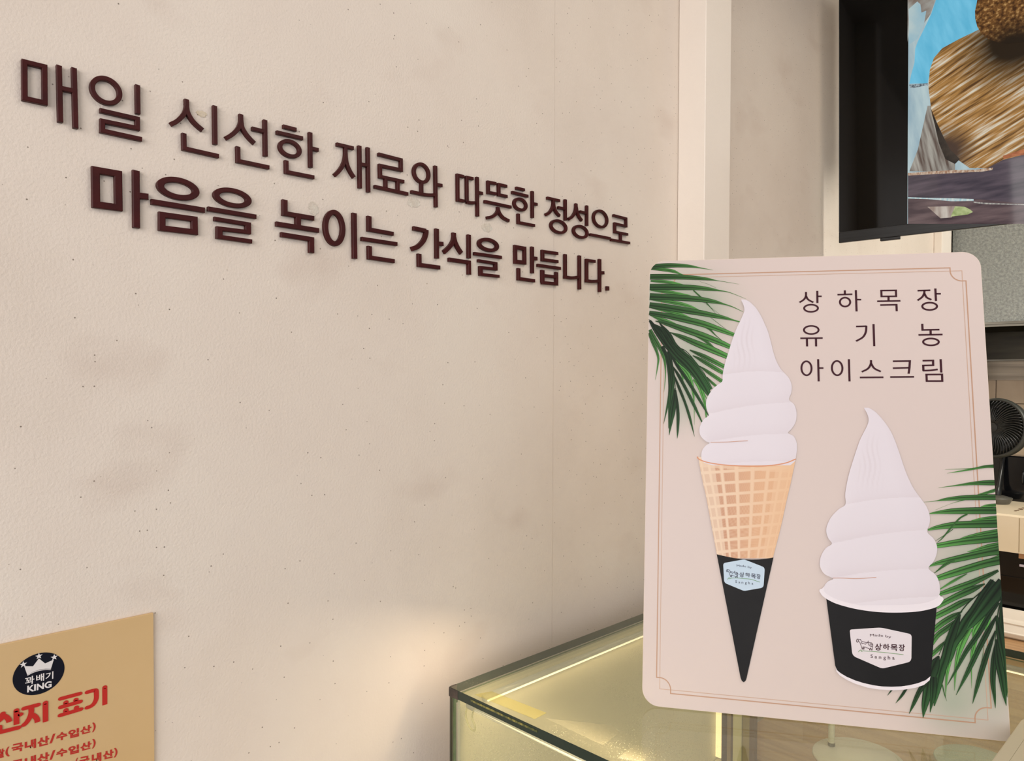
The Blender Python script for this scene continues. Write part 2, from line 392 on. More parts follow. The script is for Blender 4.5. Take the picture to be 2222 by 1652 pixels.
G().box((x0+0.001, y0+0.0105, z0-0.012), (x0+0.0028, y1-0.012, z0-0.001)).build('edge_rail', M_gedge2, case)
g = G(); g.box((x0+0.009, y0+0.011, DZ-0.004), (x1-0.011, y1-0.012, DZ+0.004)); g.build('deck', M_panel, case)
G().box((x0+0.001, y0+0.001, 0.0), (x1-0.001, y1-0.001, DZ-0.005)).build('cabinet_base', M_body, case, bevel=0.003)
# vertical green edge strip where the side pane meets the wall side
G().box((x0+0.0005, y0+0.0005, DZ), (x0+0.0038, y0+0.0028, z0-0.001)).build('corner_bead', mat('dark_sealant', (60, 58, 44), 0.4), case)
# dark silicone cap on the near wall-side corner of the top
g = G(); a = 0.0007
g.box((x0-a, y0-a, z0-a), (x0+0.018, y0+0.0015, z1-0.0005)); g.box((x0-a, y0+0.0015, z0-a), (x0+0.002, y0+0.012, z1+0.0004))
g.build('corner_cap', noisy('dark_silicone', [(0.3, (44, 36, 32)), (0.7, (74, 62, 54))], (120, 120, 120), 0.5, bump=0.0005, bscale=500), case, bevel=0.0008)
# light tubes under the top edges
def tube_part(a, b, inward, nm, tilt, en):
    a = np.array(a); b = np.array(b)
    gt = G().tube([a, b], 0.0052, 16); gt.build('light_tube', M_tube, case, smooth=True, label='clear round plastic light tube')
    lo = np.array([0, 0, -0.0045])+np.array(inward)*0.0032
    G().tube([a+lo+(b-a)*0.01, b+lo-(b-a)*0.01], 0.0013, 8).build('led_line', M_led, case, smooth=True, label='thin warm white glowing line')
    l = bpy.data.lights.new(nm, 'AREA'); l.shape = 'RECTANGLE'; n = np.linalg.norm(b-a); l.size = n; l.size_y = 0.012; l.energy = en*n; l.color = (1.0, 0.78, 0.50)
    o = bpy.data.objects.new(nm, l); C.objects.link(o)
    mid = (a+b)/2+np.array([0, 0, -0.0075])
    X = Vector((b-a)/n); Zm = -(Vector((0, 0, -1))+Vector(tilt)).normalized(); Yv = Zm.cross(X)
    Mx = Matrix((X, Yv, Zm)).transposed().to_4x4(); Mx.translation = Vector(mid); o.matrix_world = Mx
zt = z0-0.0115
tube_part((x0+0.020, y0+0.017, zt), (x1-0.03, y0+0.017, zt), (0, 0.3, 0), 'front_tube_light', (-0.45, -0.28, 0), 1.5)
tube_part((x0+0.020, y0+0.045, zt), (x0+0.020, y1-0.05, zt), (0.3, 0, 0), 'wall_side_tube_light', (0.5, 0, 0), 0.35)
tube_part((x0+0.13, y1-0.018, zt), (x1-0.03, y1-0.018, zt), (0, -0.3, 0), 'far_tube_light', (0, -0.2, 0), 0.6)
# curled clear lead at the near corner
cw = [atY(px, py, y0+0.013) for px, py in [(1014, 1531), (1011, 1545), (1011, 1556), (1015, 1570), (1023, 1583), (1030, 1586), (1030, 1575), (1025, 1562), (1025, 1552), (1029, 1541), (1034, 1537)]]
G().tube(catmull(cw, 4), 0.0012, 8).build('lead_wire', glass('clear_lead', (0.93, 0.90, 0.75, 1), 0.35, (235, 228, 190), 1.5, 0.1), case, smooth=True, label='curled clear cable lead')
# corner post at the far wall-side corner
YP = y1-0.0105
def postx(x): return atY(x, 1610, YP)[0]
post = [(1529, 1542, (216, 190, 138), 0.4), (1543, 1555, (206, 178, 138), 0.4), (1571, 1582, (58, 46, 32), 0.3), (1584, 1592, (138, 118, 88), 0.3), (1596, 1615, (196, 190, 146), 0.35), (1616, 1631, (132, 118, 66), 0.3), (1632.5, 1643, (84, 64, 42), 0.4)]
xp0 = x0+0.0085
for i, (a_, b_, c_, r_) in enumerate(post):
    X0 = max(postx(a_), xp0); X1 = postx(b_)
    if X1-X0 < 0.0004: continue
    nm = ['post_face', 'post_face', 'rubber_seal', 'post_groove', 'post_fin', 'post_fin', 'post_edge'][i]
    G().box((X0, YP-0.012+0.0012*(i % 3), DZ+0.005), (X1, YP, z0-0.03)).build(nm, noisy('post_tone', [(0.3, tuple(int(k*0.92) for k in c_)), (0.7, c_)], (60, 60, 6), r_, metal=0.2), case)
G().box((postx(1556.5), YP-0.010, DZ+0.01), (postx(1570), YP-0.002, z0-0.03)).build('post_light', mat('warm_diffuser', (255, 236, 190), 0.5, emit=(255, 228, 170), estr=0.85), case, label='glowing warm diffuser strip of the corner post')
# clear tape pieces on the glass
def tape(quad, m, lab, cat='tape', h=0.0004, zz=None):
    zz = H if zz is None else zz
    P = [atZ(px, py, zz+0.0003) for px, py in quad]
    V = [p for p in P]+[p+np.array([0, 0, h]) for p in P]
    G().hexa(V).build('tape_strip', m, label=lab, cat=cat)
tape([(1067, 1501), (1186, 1548), (1160, 1561), (1030, 1508)][::-1], M_tape, 'yellowed clear tape strip near the wall corner of the glass top')
tape([(1330, 1575), (1345, 1590), (1308, 1618), (1185, 1560)], M_tape2, 'long faint clear tape strip beside the front edge of the glass top')
tape([(1378, 1617), (1423, 1627), (1392, 1655), (1340, 1646)], M_tape2, 'short lifted clear tape piece below the poster on the glass top')
# scuffed olive glue line on the front cut edge
ga = atY(1021, 1519, y0-0.0004); gb = atY(1166, 1580, y0-0.0004)
G().box((ga[0], y0-0.0005, z0+0.006), (gb[0], y0-0.0001, z0+0.0085)).build('glue_line', noisy('olive_glue', [(0.4, (70, 78, 40)), (0.6, (150, 140, 72))], (200, 10, 60), 0.4), case, label='scuffed olive yellow glue line on the front cut edge')

# ------------------------------------------------------------------ kitchen beyond the case
CZ = 0.86
M_wood = noisy('oak_worktop', [(0.30, (150, 112, 74)), (0.5, (170, 132, 92)), (0.72, (186, 150, 108))], (1.5, 22, 22), 0.35, detail=8, rot=(0, 0, math.radians(4)), nscale=3.0)
ct = empty('kitchen_counter', (0.95, (YC1+YB)/2, 0), 'oak-look kitchen worktop on a white cabinet behind the display case', 'counter')
G().box((0.07, YC1+0.012, CZ-0.03), (2.2, YB-0.004, CZ)).build('worktop', M_wood, ct, bevel=0.002)
G().box((0.09, YC1+0.03, 0.0), (2.15, YB-0.02, CZ-0.031)).build('cabinet_body', M_body, ct)
M_wp = noisy('white_stand_paint', [(0.3, (216, 214, 204)), (0.7, (224, 222, 212))], (8, 8, 8), 0.35)
# round-based stand seen through the glass
def disc_on(px, py, hw, z):
    c = atZ(px, py, z); e = atZ(px+hw, py, z); return c, np.linalg.norm(e-c)
c, r = disc_on(1862, 1648, 92, CZ)
st = empty('round_display_stand', c, 'white round-based stand with a slim pole, on the oak worktop behind the poster', 'stand')
G().lathe(c, [(0, 0.0), (r, 0.0), (r, 0.002), (r-0.002, 0.004), (0, 0.0045)], 64).build('base_plate', M_wp, st, smooth=True)
pc = atZ(1804, 1618, CZ+0.005)
G().lathe(pc, [(0.0062, 0), (0.0062, 0.21), (0.0, 0.21)], 24).build('pole', M_wp, st, smooth=True)
G().lathe(pc, [(0.0069, 0), (0.0069, 0.006), (0.0062, 0.0065)], 24).build('collar', M_black, st, smooth=True)
G().lathe(pc+np.array([0, 0, 0.21]), [(0, 0), (0.03, 0), (0.03, 0.004), (0, 0.004)], 32).build('top_plate', M_wp, st, smooth=True)
c, r = disc_on(2120, 1672, 82, CZ)
pt = G(); pt.lathe(c, [(0, 0.0), (r*0.6, 0.0), (r*0.66, 0.004), (r, 0.014), (r-0.002, 0.015), (r*0.68, 0.0065), (0, 0.005)], 64)
pt.build('round_plate', glass('pale_plate', (0.8, 0.85, 0.8, 1), 0.55, (208, 214, 200), 1.45, 0.2), smooth=True, label='pale round plate on the oak worktop, half hidden below the poster corner', cat='plate', base=c)

# tray, oven block, cream slab, fan
M_cream = noisy('cream_enamel', [(0.3, (222, 206, 176)), (0.7, (230, 215, 188))], (6, 6, 6), 0.35)
M_tray = noisy('white_tray_plastic', [(0.3, (224, 214, 200)), (0.7, (232, 224, 212))], (6, 6, 6), 0.3)
ty = atZ(2180, 1386, CZ)[1]
tr = empty('white_tray', (1.0, ty+0.1, CZ), 'shiny white shallow tray on the oak worktop in front of the black oven', 'tray')
tx0 = 0.14
def rrect(x0, x1, y0, y1, z, r, n=6):
    pts = []
    for cx_, cy_, a0 in ((x1-r, y1-r, 0), (x0+r, y1-r, 90), (x0+r, y0+r, 180), (x1-r, y0+r, 270)):
        for k in range(n+1):
            a = math.radians(a0+90*k/n); pts.append((cx_+r*math.cos(a), cy_+r*math.sin(a), z))
    return pts
def loft(g, loops, cap0=True, cap1=True):
    n = len(loops[0]); V = [p for lp in loops for p in lp]
    f = [(i*n+k, i*n+(k+1) % n, (i+1)*n+(k+1) % n, (i+1)*n+k) for i in range(len(loops)-1) for k in range(n)]
    if cap0: f.append(tuple(range(n))[::-1])
    if cap1: f.append(tuple(range((len(loops)-1)*n, len(loops)*n)))
    g.add(V, f); return g
def tray_loops(x0, x1, y0, y1, z):
    o = lambda d, zz, rr=0.03: rrect(x0+d, x1-d, y0+d, y1-d, z+zz, max(rr-d, 0.006))
    return [o(0.012, 0.0), o(0.003, 0.006), o(0.0, 0.016), o(0.0, 0.019), o(0.004, 0.020), o(0.014, 0.040), o(0.012, 0.044), o(0.018, 0.045), o(0.03, 0.016), o(0.04, 0.012)]
g = loft(G(), tray_loops(tx0, tx0+0.95, ty, ty+0.19, CZ)); g.build('tray_body', M_tray, tr, smooth=False, bevel=0.001)
yo = atZ(2180, 1345, CZ)[1]; yo = max(yo, ty+0.20)
M_blk = mat('black_enamel', (10, 10, 11), 0.22)
zs0 = atY(2200, 1200, yo-0.02)[2]; zs1 = atY(2200, 1118, yo-0.02)[2]
ov = empty('countertop_oven', (1.0, yo+0.15, CZ), 'black fronted countertop oven under a cream top, standing behind the white tray', 'oven')
G().box((0.16, yo, CZ+0.004), (1.35, yo+0.36, zs0-0.001)).build('oven_body', M_blk, ov, bevel=0.004)
zj = atY(2200, 1252, yo)[2]
ovd = G().box((0.18, yo-0.004, CZ+0.02), (1.33, yo-0.0005, zj)).build('door', mat('black_oven_glass', (7, 7, 8), 0.08), ov, bevel=0.001)
xk = atY(2217, 1226, yo)[0]
G().box((xk-0.004, yo-0.012, atY(2217, 1229, yo)[2]), (xk+0.10, yo-0.005, atY(2217, 1224, yo)[2])).build('handle', mat('pale_handle', (190, 180, 190), 0.3), ovd, bevel=0.001)
xk = atY(2213, 1205, yo)[0]
G().box((xk, yo-0.016, atY(2213, 1210, yo)[2]), (xk+0.14, yo-0.001, zs0-0.001)).build('tag_strip', mat('tan_strip', (168, 124, 84), 0.5), ov)
g = loft(G(), [rrect(0.14, 1.37, yo-0.02, yo+0.38, z, 0.02) for z in (zs0, zs1-0.006)]+[rrect(0.144, 1.366, yo-0.016, yo+0.376, zs1, 0.018)])
g.build('cream_top', M_cream, ov, label='cream enamel top slab')
xj = atY(2212, 1150, yo-0.02)[0]
G().box((xj-0.0008, yo-0.0206, zs0+0.004), (xj+0.0008, yo-0.0195, zs1-0.008)).build('panel_joint', mat('joint_line', (150, 130, 96), 0.6), ov)  # thin darker line for the joint in the cream slab
g = G()
for px, py in [(2204, 1109), (2209, 1108), (2213, 1105), (2217, 1106), (2220, 1103)]:
    q = atZ(px, py, zs1+0.0003); g.box((q[0]-0.004, q[1]-0.008, zs1+0.0001), (q[0]+0.003, q[1]+0.012, zs1+0.0005))
g.build('printed_marks', mat('printed_marks_ink', (120, 96, 70), 0.6), ov)
# black glossy cabinet on the slab, behind the fan
ybx = yo+0.29
zb = atY(2200, 990, ybx)[2]
bx = empty('black_cabinet', (1.0, ybx+0.07, zs1), 'glossy black box standing behind the desk fan on the cream oven top', 'box')
G().box((0.17, ybx, zs1+0.0005), (1.30, ybx+0.075, zb)).build('cabinet_shell', mat('gloss_black', (12, 13, 16), 0.08), bx, bevel=0.004)
xh = atY(2221, 1040, ybx)[0]
G().tube([(xh, ybx-0.002, atY(2220, 1022, ybx)[2]), (xh, ybx-0.014, atY(2220, 1026, ybx)[2]), (xh, ybx-0.014, atY(2220, 1046, ybx)[2]), (xh, ybx-0.002, atY(2220, 1050, ybx)[2])], 0.003, 8).build('pull_handle', M_black, bx, smooth=True)
# desk fan
fb = atZ(2163, 1092, zs1)
fan = empty('desk_fan', fb, 'small black desk fan with curved radial grille, on the cream oven top', 'fan')
M_fan = mat('fan_black_plastic', (26, 27, 26), 0.35); M_fan2 = mat('fan_shell', (52, 54, 50), 0.45); M_fan3 = mat('fan_base_grey', (84, 82, 74), 0.4)
br = 0.045
G().lathe(fb, [(0, 0.0005), (br*0.8, 0.0005), (br*0.84, 0.003), (br, 0.018), (br*1.0, 0.020), (br*0.5, 0.026), (0, 0.028)], 48).build('fan_base', M_fan3, fan, smooth=True)
hc = atY(2152, 928, fb[1])
dirv = np.array([-0.26, -0.95, 0.10]); dirv /= np.linalg.norm(dirv)
R = 62*((hc-CAM)@fw)/F
back = hc-dirv*0.035
G().lathe(back, [(0.0, -0.055), (R*0.45, -0.052), (R*0.82, -0.036), (R*1.02, -0.012), (R*1.06, 0.010), (R*1.03, 0.024), (R*0.985, 0.026), (R*0.975, 0.004), (R*0.3, -0.012), (0, -0.012)], 64, dirv).build('fan_shell', M_fan2, fan, smooth=True)
e1 = np.cross(dirv, [0, 0, 1.]); e1 /= np.linalg.norm(e1); e2 = np.cross(e1, dirv)
front = hc-dirv*0.012
for k in range(52):
    pts = []
    for q in np.linspace(0, 1, 7):
        rr = R*(0.17+0.80*q); an = 2*math.pi*k/52+0.30*q*q-0.1; hgt = 0.010*(1-q**2)
        pts.append(front+dirv*hgt+(e1*math.cos(an)+e2*math.sin(an))*rr)
    G().tube(pts, 0.0021, 5).build('grille_fin', M_fan, fan, smooth=True)
G().lathe(front+dirv*0.008, [(R*0.2, -0.004), (R*0.2, 0.002), (R*0.15, 0.004), (0, 0.005)], 32, dirv).build('grille_hub', M_fan, fan, smooth=True)
G().lathe(front, [(R*0.96, -0.012), (R*1.0, -0.004), (R*0.985, 0.003), (R*0.955, 0.002), (R*0.95, -0.006)], 64, dirv).build('grille_ring', M_fan, fan, smooth=True)
for k in range(5):
    g = G(); an0 = 2*math.pi*k/5; V = []
    for q in np.linspace(0, 1, 5):
        for s_ in (-1, 1):
            an = an0+s_*0.42*(0.4+0.6*q)+0.3*q; V.append(back+dirv*(0.006+0.007*s_)+(e1*math.cos(an)+e2*math.sin(an))*R*(0.16+0.72*q))
    g.add(V, [(2*i, 2*i+1, 2*i+3, 2*i+2) for i in range(4)]); g.build('fan_blade', M_black, fan)
G().tube([fb+np.array([0, 0, 0.024]), fb+np.array([0, 0.035, 0.05]), hc-dirv*0.075+np.array([0, 0, -0.075]), hc-dirv*0.07], [0.012, 0.009, 0.009, 0.011], 12).build('fan_neck', M_fan, fan, smooth=True)
# ------------------------------------------------------------------ television
YT = 1.95
pbl = atY(1820, 527.4, YT)
da = rt*(1895/F)-fw; da[2] = 0; da /= np.linalg.norm(da)
nh = np.cross(da, [0, 0, 1.]); nh = nh if nh@(CAM-pbl) > 0 else -nh
dn = -(np.array([0, 0, 1.])+0.042*nh); dn /= np.linalg.norm(dn)
nn = np.cross(da, dn); nn = nn if nn@nh > 0 else -nn
HT, WT = 0.78, 1.30
TV = Plane(pbl-dn*HT, da, dn, nn)
tv = empty('television', pbl-dn*0.0, 'wall-size black framed television showing bread on a wooden board over blue cloth', 'television')
def slab(name, pl, u0_, v0_, u1_, v1_, h0, h1, m, par, bevel=0.0, **kw):
    P8 = [pl.P(u0_, v1_, h0), pl.P(u1_, v1_, h0), pl.P(u1_, v0_, h0), pl.P(u0_, v0_, h0), pl.P(u0_, v1_, h1), pl.P(u1_, v1_, h1), pl.P(u1_, v0_, h1), pl.P(u0_, v0_, h1)]
    return G().hexa(P8).build(name, m, par, bevel=bevel, **kw)
M_bez = noisy('brushed_black_bezel', [(0.3, (26, 27, 28)), (0.7, (44, 45, 46))], (3, 3, 160), 0.3, metal=0.3)
M_scr = mat('black_glass_screen', (2, 2, 2), 0.06, spec=0.3)
vb = TV.uv(1822, 503.7)[1]; ub = TV.uv(1821.8, 503)[0]
slab('rear_shell', TV, 0.006, 0.006, WT-0.006, HT-0.006, -0.045, -0.0085, M_black, tv, 0.004)
slab('screen_glass', TV, ub, 0.004, WT-0.004, vb, -0.008, -0.0012, M_scr, tv)
bbz = slab('bottom_bezel', TV, 0.0, vb, WT, HT, -0.010, 0.0, M_bez, tv, 0.0012)
slab('side_bezel', TV, 0.0, 0.0, ub, vb-0.0004, -0.010, 0.0, M_bez, tv, 0.0008)
slab('top_bezel', TV, ub+0.0005, 0.0, WT, 0.0035, -0.010, 0.0, M_bez, tv)
s0 = TV.uv(1909, 516)[0]; s1 = TV.uv(1952, 512)[0]
slab('sensor_nub', TV, s0, HT-0.001, s1, HT+0.007, -0.012, -0.002, M_black, bbz, 0.0015)
slab('wall_bracket', TV, 0.30, 0.12, 0.5, 0.42, -0.16, -0.0455, M_black, tv, 0.003)

def emat(name, c1, c2, scale=(40, 40, 1), rot=0.0, lo=0.35, hi=0.65, es=0.9, dark=None, mid=None, detail=5, rough=0.05):
    m = mat(name, (3, 3, 3), rough, spec=0.3)
    tc = N(m, 'ShaderNodeTexCoord'); mp = N(m, 'ShaderNodeMapping'); mp.vector_type = 'TEXTURE' if False else 'POINT'
    mr = N(m, 'ShaderNodeMapping'); mr.inputs['Rotation'].default_value = (0, 0, rot); L(m, tc.outputs['UV'], mr.inputs[0])
    mp.inputs['Scale'].default_value = scale; L(m, mr.outputs[0], mp.inputs[0])
    n = N(m, 'ShaderNodeTexNoise'); n.inputs['Scale'].default_value = 1.0; n.inputs['Detail'].default_value = detail; L(m, mp.outputs[0], n.inputs['Vector'])
    st = [(lo, c1), (hi, c2)] if mid is None else [(lo, c1), ((lo+hi)/2, mid), (hi, c2)]
    col = ramp(m, n.outputs[0], st)
    if dark:
        for (du, dv, rad, dc) in dark:
            vm = N(m, 'ShaderNodeVectorMath', operation='DISTANCE'); L(m, tc.outputs['UV'], vm.inputs[0]); vm.inputs[1].default_value = (du, dv, 0)
            fac = ramp(m, vm.outputs['Value'], [(rad*0.35, (1, 1, 1, 1)), (rad, (0, 0, 0, 1))])
            mx = N(m, 'ShaderNodeMix', data_type='RGBA'); L(m, fac, mx.inputs[0]); L(m, col, mx.inputs[6]); mx.inputs[7].default_value = lin(dc); col = mx.outputs[2]
    L(m, col, bsdf(m).inputs['Emission Color']); bsdf(m).inputs['Emission Strength'].default_value = es
    return m
def patch(name, pl, uvs, h, m, par, **kw):
    g = G(); flat(g, pl, uvs, h); o = g.build(name, m, par, **kw); me = o.data
    uvl = me.uv_layers.new(name='UVMap')
    for lp in me.loops: uvl.data[lp.index].uv = uvs[lp.vertex_index]
    return o
def T3(p): return [TV.uv(1960+x*0.15136, y*0.15136) for x, y in p]
def T4(p): return [TV.uv(1960+x*0.1756, 240+y*0.1756) for x, y in p]
UL = TV.uv(1969.7, 300)[0]; UR = UL+0.40
h = -0.0010; dh = 0.00012
def nxt():
    global h
    h += dh; return h
patch('screen_picture', TV, [(UL, 0.004), (UR, 0.004), (UR, vb), (UL, vb)], nxt(), emat('picture_pale_boards', (150, 176, 188), (196, 214, 214), (26, 5, 1), 0.15), tv)
patch('screen_picture', TV, T3([(60, 600), (62, 0), (-5+67, -60), (480, -60), (455, 10), (390, 200), (300, 330), (250, 150), (240, 60), (200, 40), (120, 150)]), nxt(), emat('picture_warm_fold', (104, 74, 58), (190, 196, 190), (9, 14, 1), 0.5), tv)
patch('screen_picture', TV, T3([(75, 130), (200, 20), (245, 60), (260, 180), (330, 150), (300, 330), (200, 560), (80, 640)]), nxt(), emat('picture_pale_fold', (140, 182, 200), (206, 214, 206), (9, 6, 1), 0.5), tv)
patch('screen_picture', TV, T3([(470, -120), (470, 0), (400, 200), (290, 430), (205, 600), (170, 700), (160, 900), (110, 1080), (85, 1200), (350, 1195), (385, 1000), (440, 830), (560, 700), (820, 560), (1090, 430), (1120, 200), (1140, -120)]), nxt(), emat('picture_blue_cloth', (92, 180, 214), (124, 202, 232), (50, 12, 1), 0.3, 0.3, 0.7), tv)
patch('screen_picture', TV, T3([(85, 1215), (350, 1190), (358, 1222), (250, 1240), (150, 1262), (100, 1258)]), nxt(), emat('picture_cloth_hem', (50, 60, 70), (170, 184, 190), (200, 200, 1)), tv)
patch('screen_picture', TV, T4([(300, -60), (180, 480), (75, 750), (330, 755), (640, 745), (640, 560), (480, 300), (360, -60)]), nxt(), emat('picture_grey_planks', (92, 76, 68), (176, 172, 162), (120, 9, 1), 0.22, 0.35, 0.68), tv)
c0 = T4([(1180, -10)])[0]
sh = T3([(1450, 640)])[0]; ll = T4([(520, 420)])[0]
patch('screen_picture', TV, T3([(1090, 420), (800, 560), (560, 690), (440, 830), (380, 1000), (360, 1250), (385, 1450)])+T4([(355, 60), (400, 180), (480, 340), (570, 500), (690, 620), (820, 710), (1100, 715), (1300, 640), (1600, 560), (1600, -1000), (1060, -1000)]), nxt(),
      emat('picture_round_board', (92, 62, 34), (222, 214, 194), (11, 150, 1), 0.47, 0.33, 0.68, dark=[(sh[0]+0.02, sh[1]-0.01, 0.13, (38, 27, 15)), (ll[0], ll[1]+0.02, 0.07, (74, 56, 46))], mid=(176, 130, 72)), tv)
patch('screen_picture', TV, T4([(340, -30), (420, 160), (500, 330), (580, 480), (700, 600), (640, 660), (520, 600), (440, 400)]), nxt(), emat('picture_board_shadow', (36, 32, 30), (70, 60, 52), (30, 30, 1)), tv)
bb = T3([(1450, 560)])[0]
patch('screen_picture', TV, T3([(1080, -120), (1050, 60), (1028, 160), (1032, 270), (1060, 380), (1120, 480), (1220, 560), (1340, 605), (1500, 625), (1760, 600), (1860, 580), (1860, -120)]), nxt(), emat('picture_bread', (66, 40, 20), (206, 164, 104), (130, 130, 1), 0, 0.36, 0.74, dark=[(bb[0]+0.015, bb[1]+0.03, 0.085, (34, 24, 14))], mid=(122, 82, 42)), tv)
patch('screen_picture', TV, T4([(58, 800), (600, 770), (970, 752), (1230, 610), (1600, 520), (1600, 1165), (970, 1105), (600, 1085), (58, 1078)]), nxt(), emat('picture_dark_plank', (50, 44, 54), (104, 90, 98), (10, 60, 1), 0.05, 0.3, 0.75), tv)
patch('screen_picture', TV, T4([(58, 772), (300, 755), (640, 735), (900, 730), (1110, 705), (1100, 735), (970, 756), (640, 772), (58, 804)]), nxt(), emat('picture_plank_edge', (150, 104, 74), (214, 196, 176), (200, 90, 1)), tv)
patch('screen_picture', TV, T4([(1230, 560), (1600, 440), (1600, 540), (1400, 560), (1240, 600)]), nxt(), emat('picture_copper_edge', (140, 76, 44), (190, 116, 74), (60, 90, 1)), tv)
patch('screen_picture', TV, T4([(58, 1078), (600, 1080), (970, 1100), (1600, 1160), (1600, 1400), (58, 1400)]), nxt(), emat('picture_lower_plank', (70, 54, 58), (112, 92, 92), (10, 60, 1)), tv)
patch('screen_picture', TV, T4([(58, 1072), (330, 1080), (600, 1084), (870, 1095), (870, 1118), (600, 1122), (300, 1095), (58, 1088)]), nxt(), emat('picture_pale_edge', (150, 190, 200), (214, 222, 216), (200, 90, 1)), tv)
patch('screen_picture', TV, T4([(870, 1125), (1000, 1140), (1300, 1152), (1600, 1165), (1600, 1172), (1300, 1164), (1000, 1158), (870, 1140)]), nxt(), emat('picture_crumbs', (120, 116, 116), (200, 196, 186), (200, 90, 1)), tv)
patch('screen_picture', TV, T4([(300, 1190), (640, 1182), (600, 1322), (460, 1332)]), nxt(), emat('picture_pale_wood', (150, 130, 120), (206, 196, 184), (60, 12, 1)), tv)
patch('screen_picture', TV, T4([(640, 1184), (760, 1190), (830, 1225), (862, 1255), (800, 1285), (588, 1312)]), nxt(), emat('picture_green_cup', (140, 156, 96), (192, 202, 146), (70, 70, 1)), tv)

# ------------------------------------------------------------------ raised letters on the wall
LT = 0.005
WP = Plane((LT, 0, 0), (0, 1, 0), (0, 0, -1), (1, 0, 0))
def crop(ox, oy, s): return lambda p: WP.uv(ox+p[0]*s, oy+p[1]*s)
A1 = crop(30, 110, .13501); A2 = crop(355, 200, .15752); A3 = crop(715, 290, .11701); A4 = crop(970, 360, .094509); A5 = crop(1175, 410, .094509)
B1 = crop(180, 340, .18002); B2 = crop(590, 420, .12601); B3 = crop(880, 470, .09901); B4 = crop(1100, 520, .10801)
def Ln(*p, w=None): return ('L', p, w)
def Cv(*p, w=None): return ('C', p, w)
def Cl(*p, w=None): return ('Z', p, w)
def Ri(xl, xr, yt, yb, w=None, yl=None, yr=None): return ('O', (xl, xr, yt, yb), w)
up_row = [
 ('매', A1, [Cl((176, 173), (498, 252), (504, 832), (180, 762)), Ln((732, 228), (753, 1145)), Ln((973, 268), (1000, 1243)), Ln((735, 594), (985, 645))]),
 ('일', A1, [Ri(1225, 1748, 408, 865), Ln((1996, 543), (2002, 1012)), Ln((1390, 953), (1993, 1092), (1995, 1243), (1430, 1126), (1430, 1283), (2068, 1422))]),
 ('신', A2, [Cv((323, 92), (326, 190), (305, 270), (250, 345), (185, 400), (108, 438)), Cv((323, 150), (340, 270), (400, 380), (470, 455), (548, 520)), Ln((712, 182), (719, 716)), Ln((288, 562), (292, 772), (768, 880))]),
 ('선', A2, [Cv((1074, 300), (1074, 400), (1050, 475), (1000, 540), (940, 590), (866, 632)), Cv((1075, 370), (1092, 480), (1135, 560), (1195, 635), (1262, 702)), Ln((1225, 498), (1405, 542)), Ln((1406, 378), (1412, 880)), Ln((1032, 745), (1036, 945), (1463, 1035))]),
 ('한', A2, [Ln((1655, 468), (1838, 515)), Ln((1565, 550), (1927, 634)), Ri(1590, 1907, 650, 903), Ln((2030, 550), (2035, 1035)), Ln((2032, 768), (2142, 795)), Ln((1699, 937), (1703, 1097), (2082, 1172))]),
 ('재', A3, [Ln((145, 193), (458, 268)), Cv((310, 230), (310, 390), (290, 510), (240, 620), (175, 705), (108, 768)), Cv((310, 330), (325, 500), (360, 620), (410, 720), (470, 810)), Ln((570, 220), (580, 1010)), Ln((726, 252), (736, 1085)), Ln((572, 562), (730, 590))]),
 ('료', A3, [Ln((920, 378), (1340, 485), (1342, 673), (953, 590), (957, 795), (1395, 890)), Ln((1055, 800), (1058, 1000)), Ln((1280, 870), (1283, 1055)), Ln((848, 980), (1468, 1118))]),
 ('와', A3, [Ri(1558, 1880, 535, 925), Ln((1720, 900), (1723, 1100)), Cv((1530, 1075), (1660, 1105), (1780, 1130), (1880, 1138), (1975, 1135)), Ln((1980, 592), (1990, 1362)), Ln((1985, 940), (2102, 962))]),
 ('따', A4, [Ln((405, 245), (265, 212), (269, 778), (410, 808)), Ln((618, 292), (474, 262), (480, 830)), Cv((470, 828), (560, 845), (650, 845)), Ln((713, 250), (722, 1158)), Ln((715, 607), (835, 632))]),
 ('뜻', A4, [Ln((1145, 405), (966, 370), (970, 608), (1145, 640)), Ln((1392, 467), (1208, 425), (1212, 660), (1400, 702)), Ln((880, 815), (1490, 945)), Cv((1190, 940), (1190, 1010), (1160, 1080), (1090, 1145), (1010, 1178), (935, 1190)), Cv((1192, 990), (1230, 1090), (1300, 1180), (1370, 1225), (1442, 1262))]),
 ('한', A4, [Ln((1605, 505), (1797, 550)), Ln((1512, 605), (1877, 695)), Ri(1540, 1858, 728, 1040), Ln((1980, 578), (1983, 1192)), Ln((1980, 862), (2088, 885)), Ln((1657, 1095), (1660, 1300), (2028, 1370))]),
 ('정', A5, [Ln((150, 205), (437, 270)), Cv((292, 230), (290, 350), (262, 450), (200, 540), (115, 590)), Cv((292, 300), (320, 450), (370, 545), (438, 618)), Ln((568, 238), (570, 722)), Ln((402, 425), (560, 458)), Ri(218, 603, 702, 1030)]),
 ('성', A5, [Cv((815, 330), (814, 430), (790, 530), (730, 630), (642, 690)), Cv((816, 400), (845, 545), (890, 645), (947, 725)), Ln((1063, 378), (1063, 847)), Ln((902, 520), (1055, 558)), Ri(738, 1090, 828, 1140)]),
 ('으', A5, [Ri(1198, 1545, 475, 898), Ln((1135, 1045), (1597, 1137))]),
 ('로', A5, [Ln((1670, 605), (1960, 682), (1962, 855), (1705, 795), (1707, 985), (1998, 1045)), Ln((1836, 1010), (1838, 1195)), Ln((1612, 1165), (2042, 1242))]),
]
S = 'w'
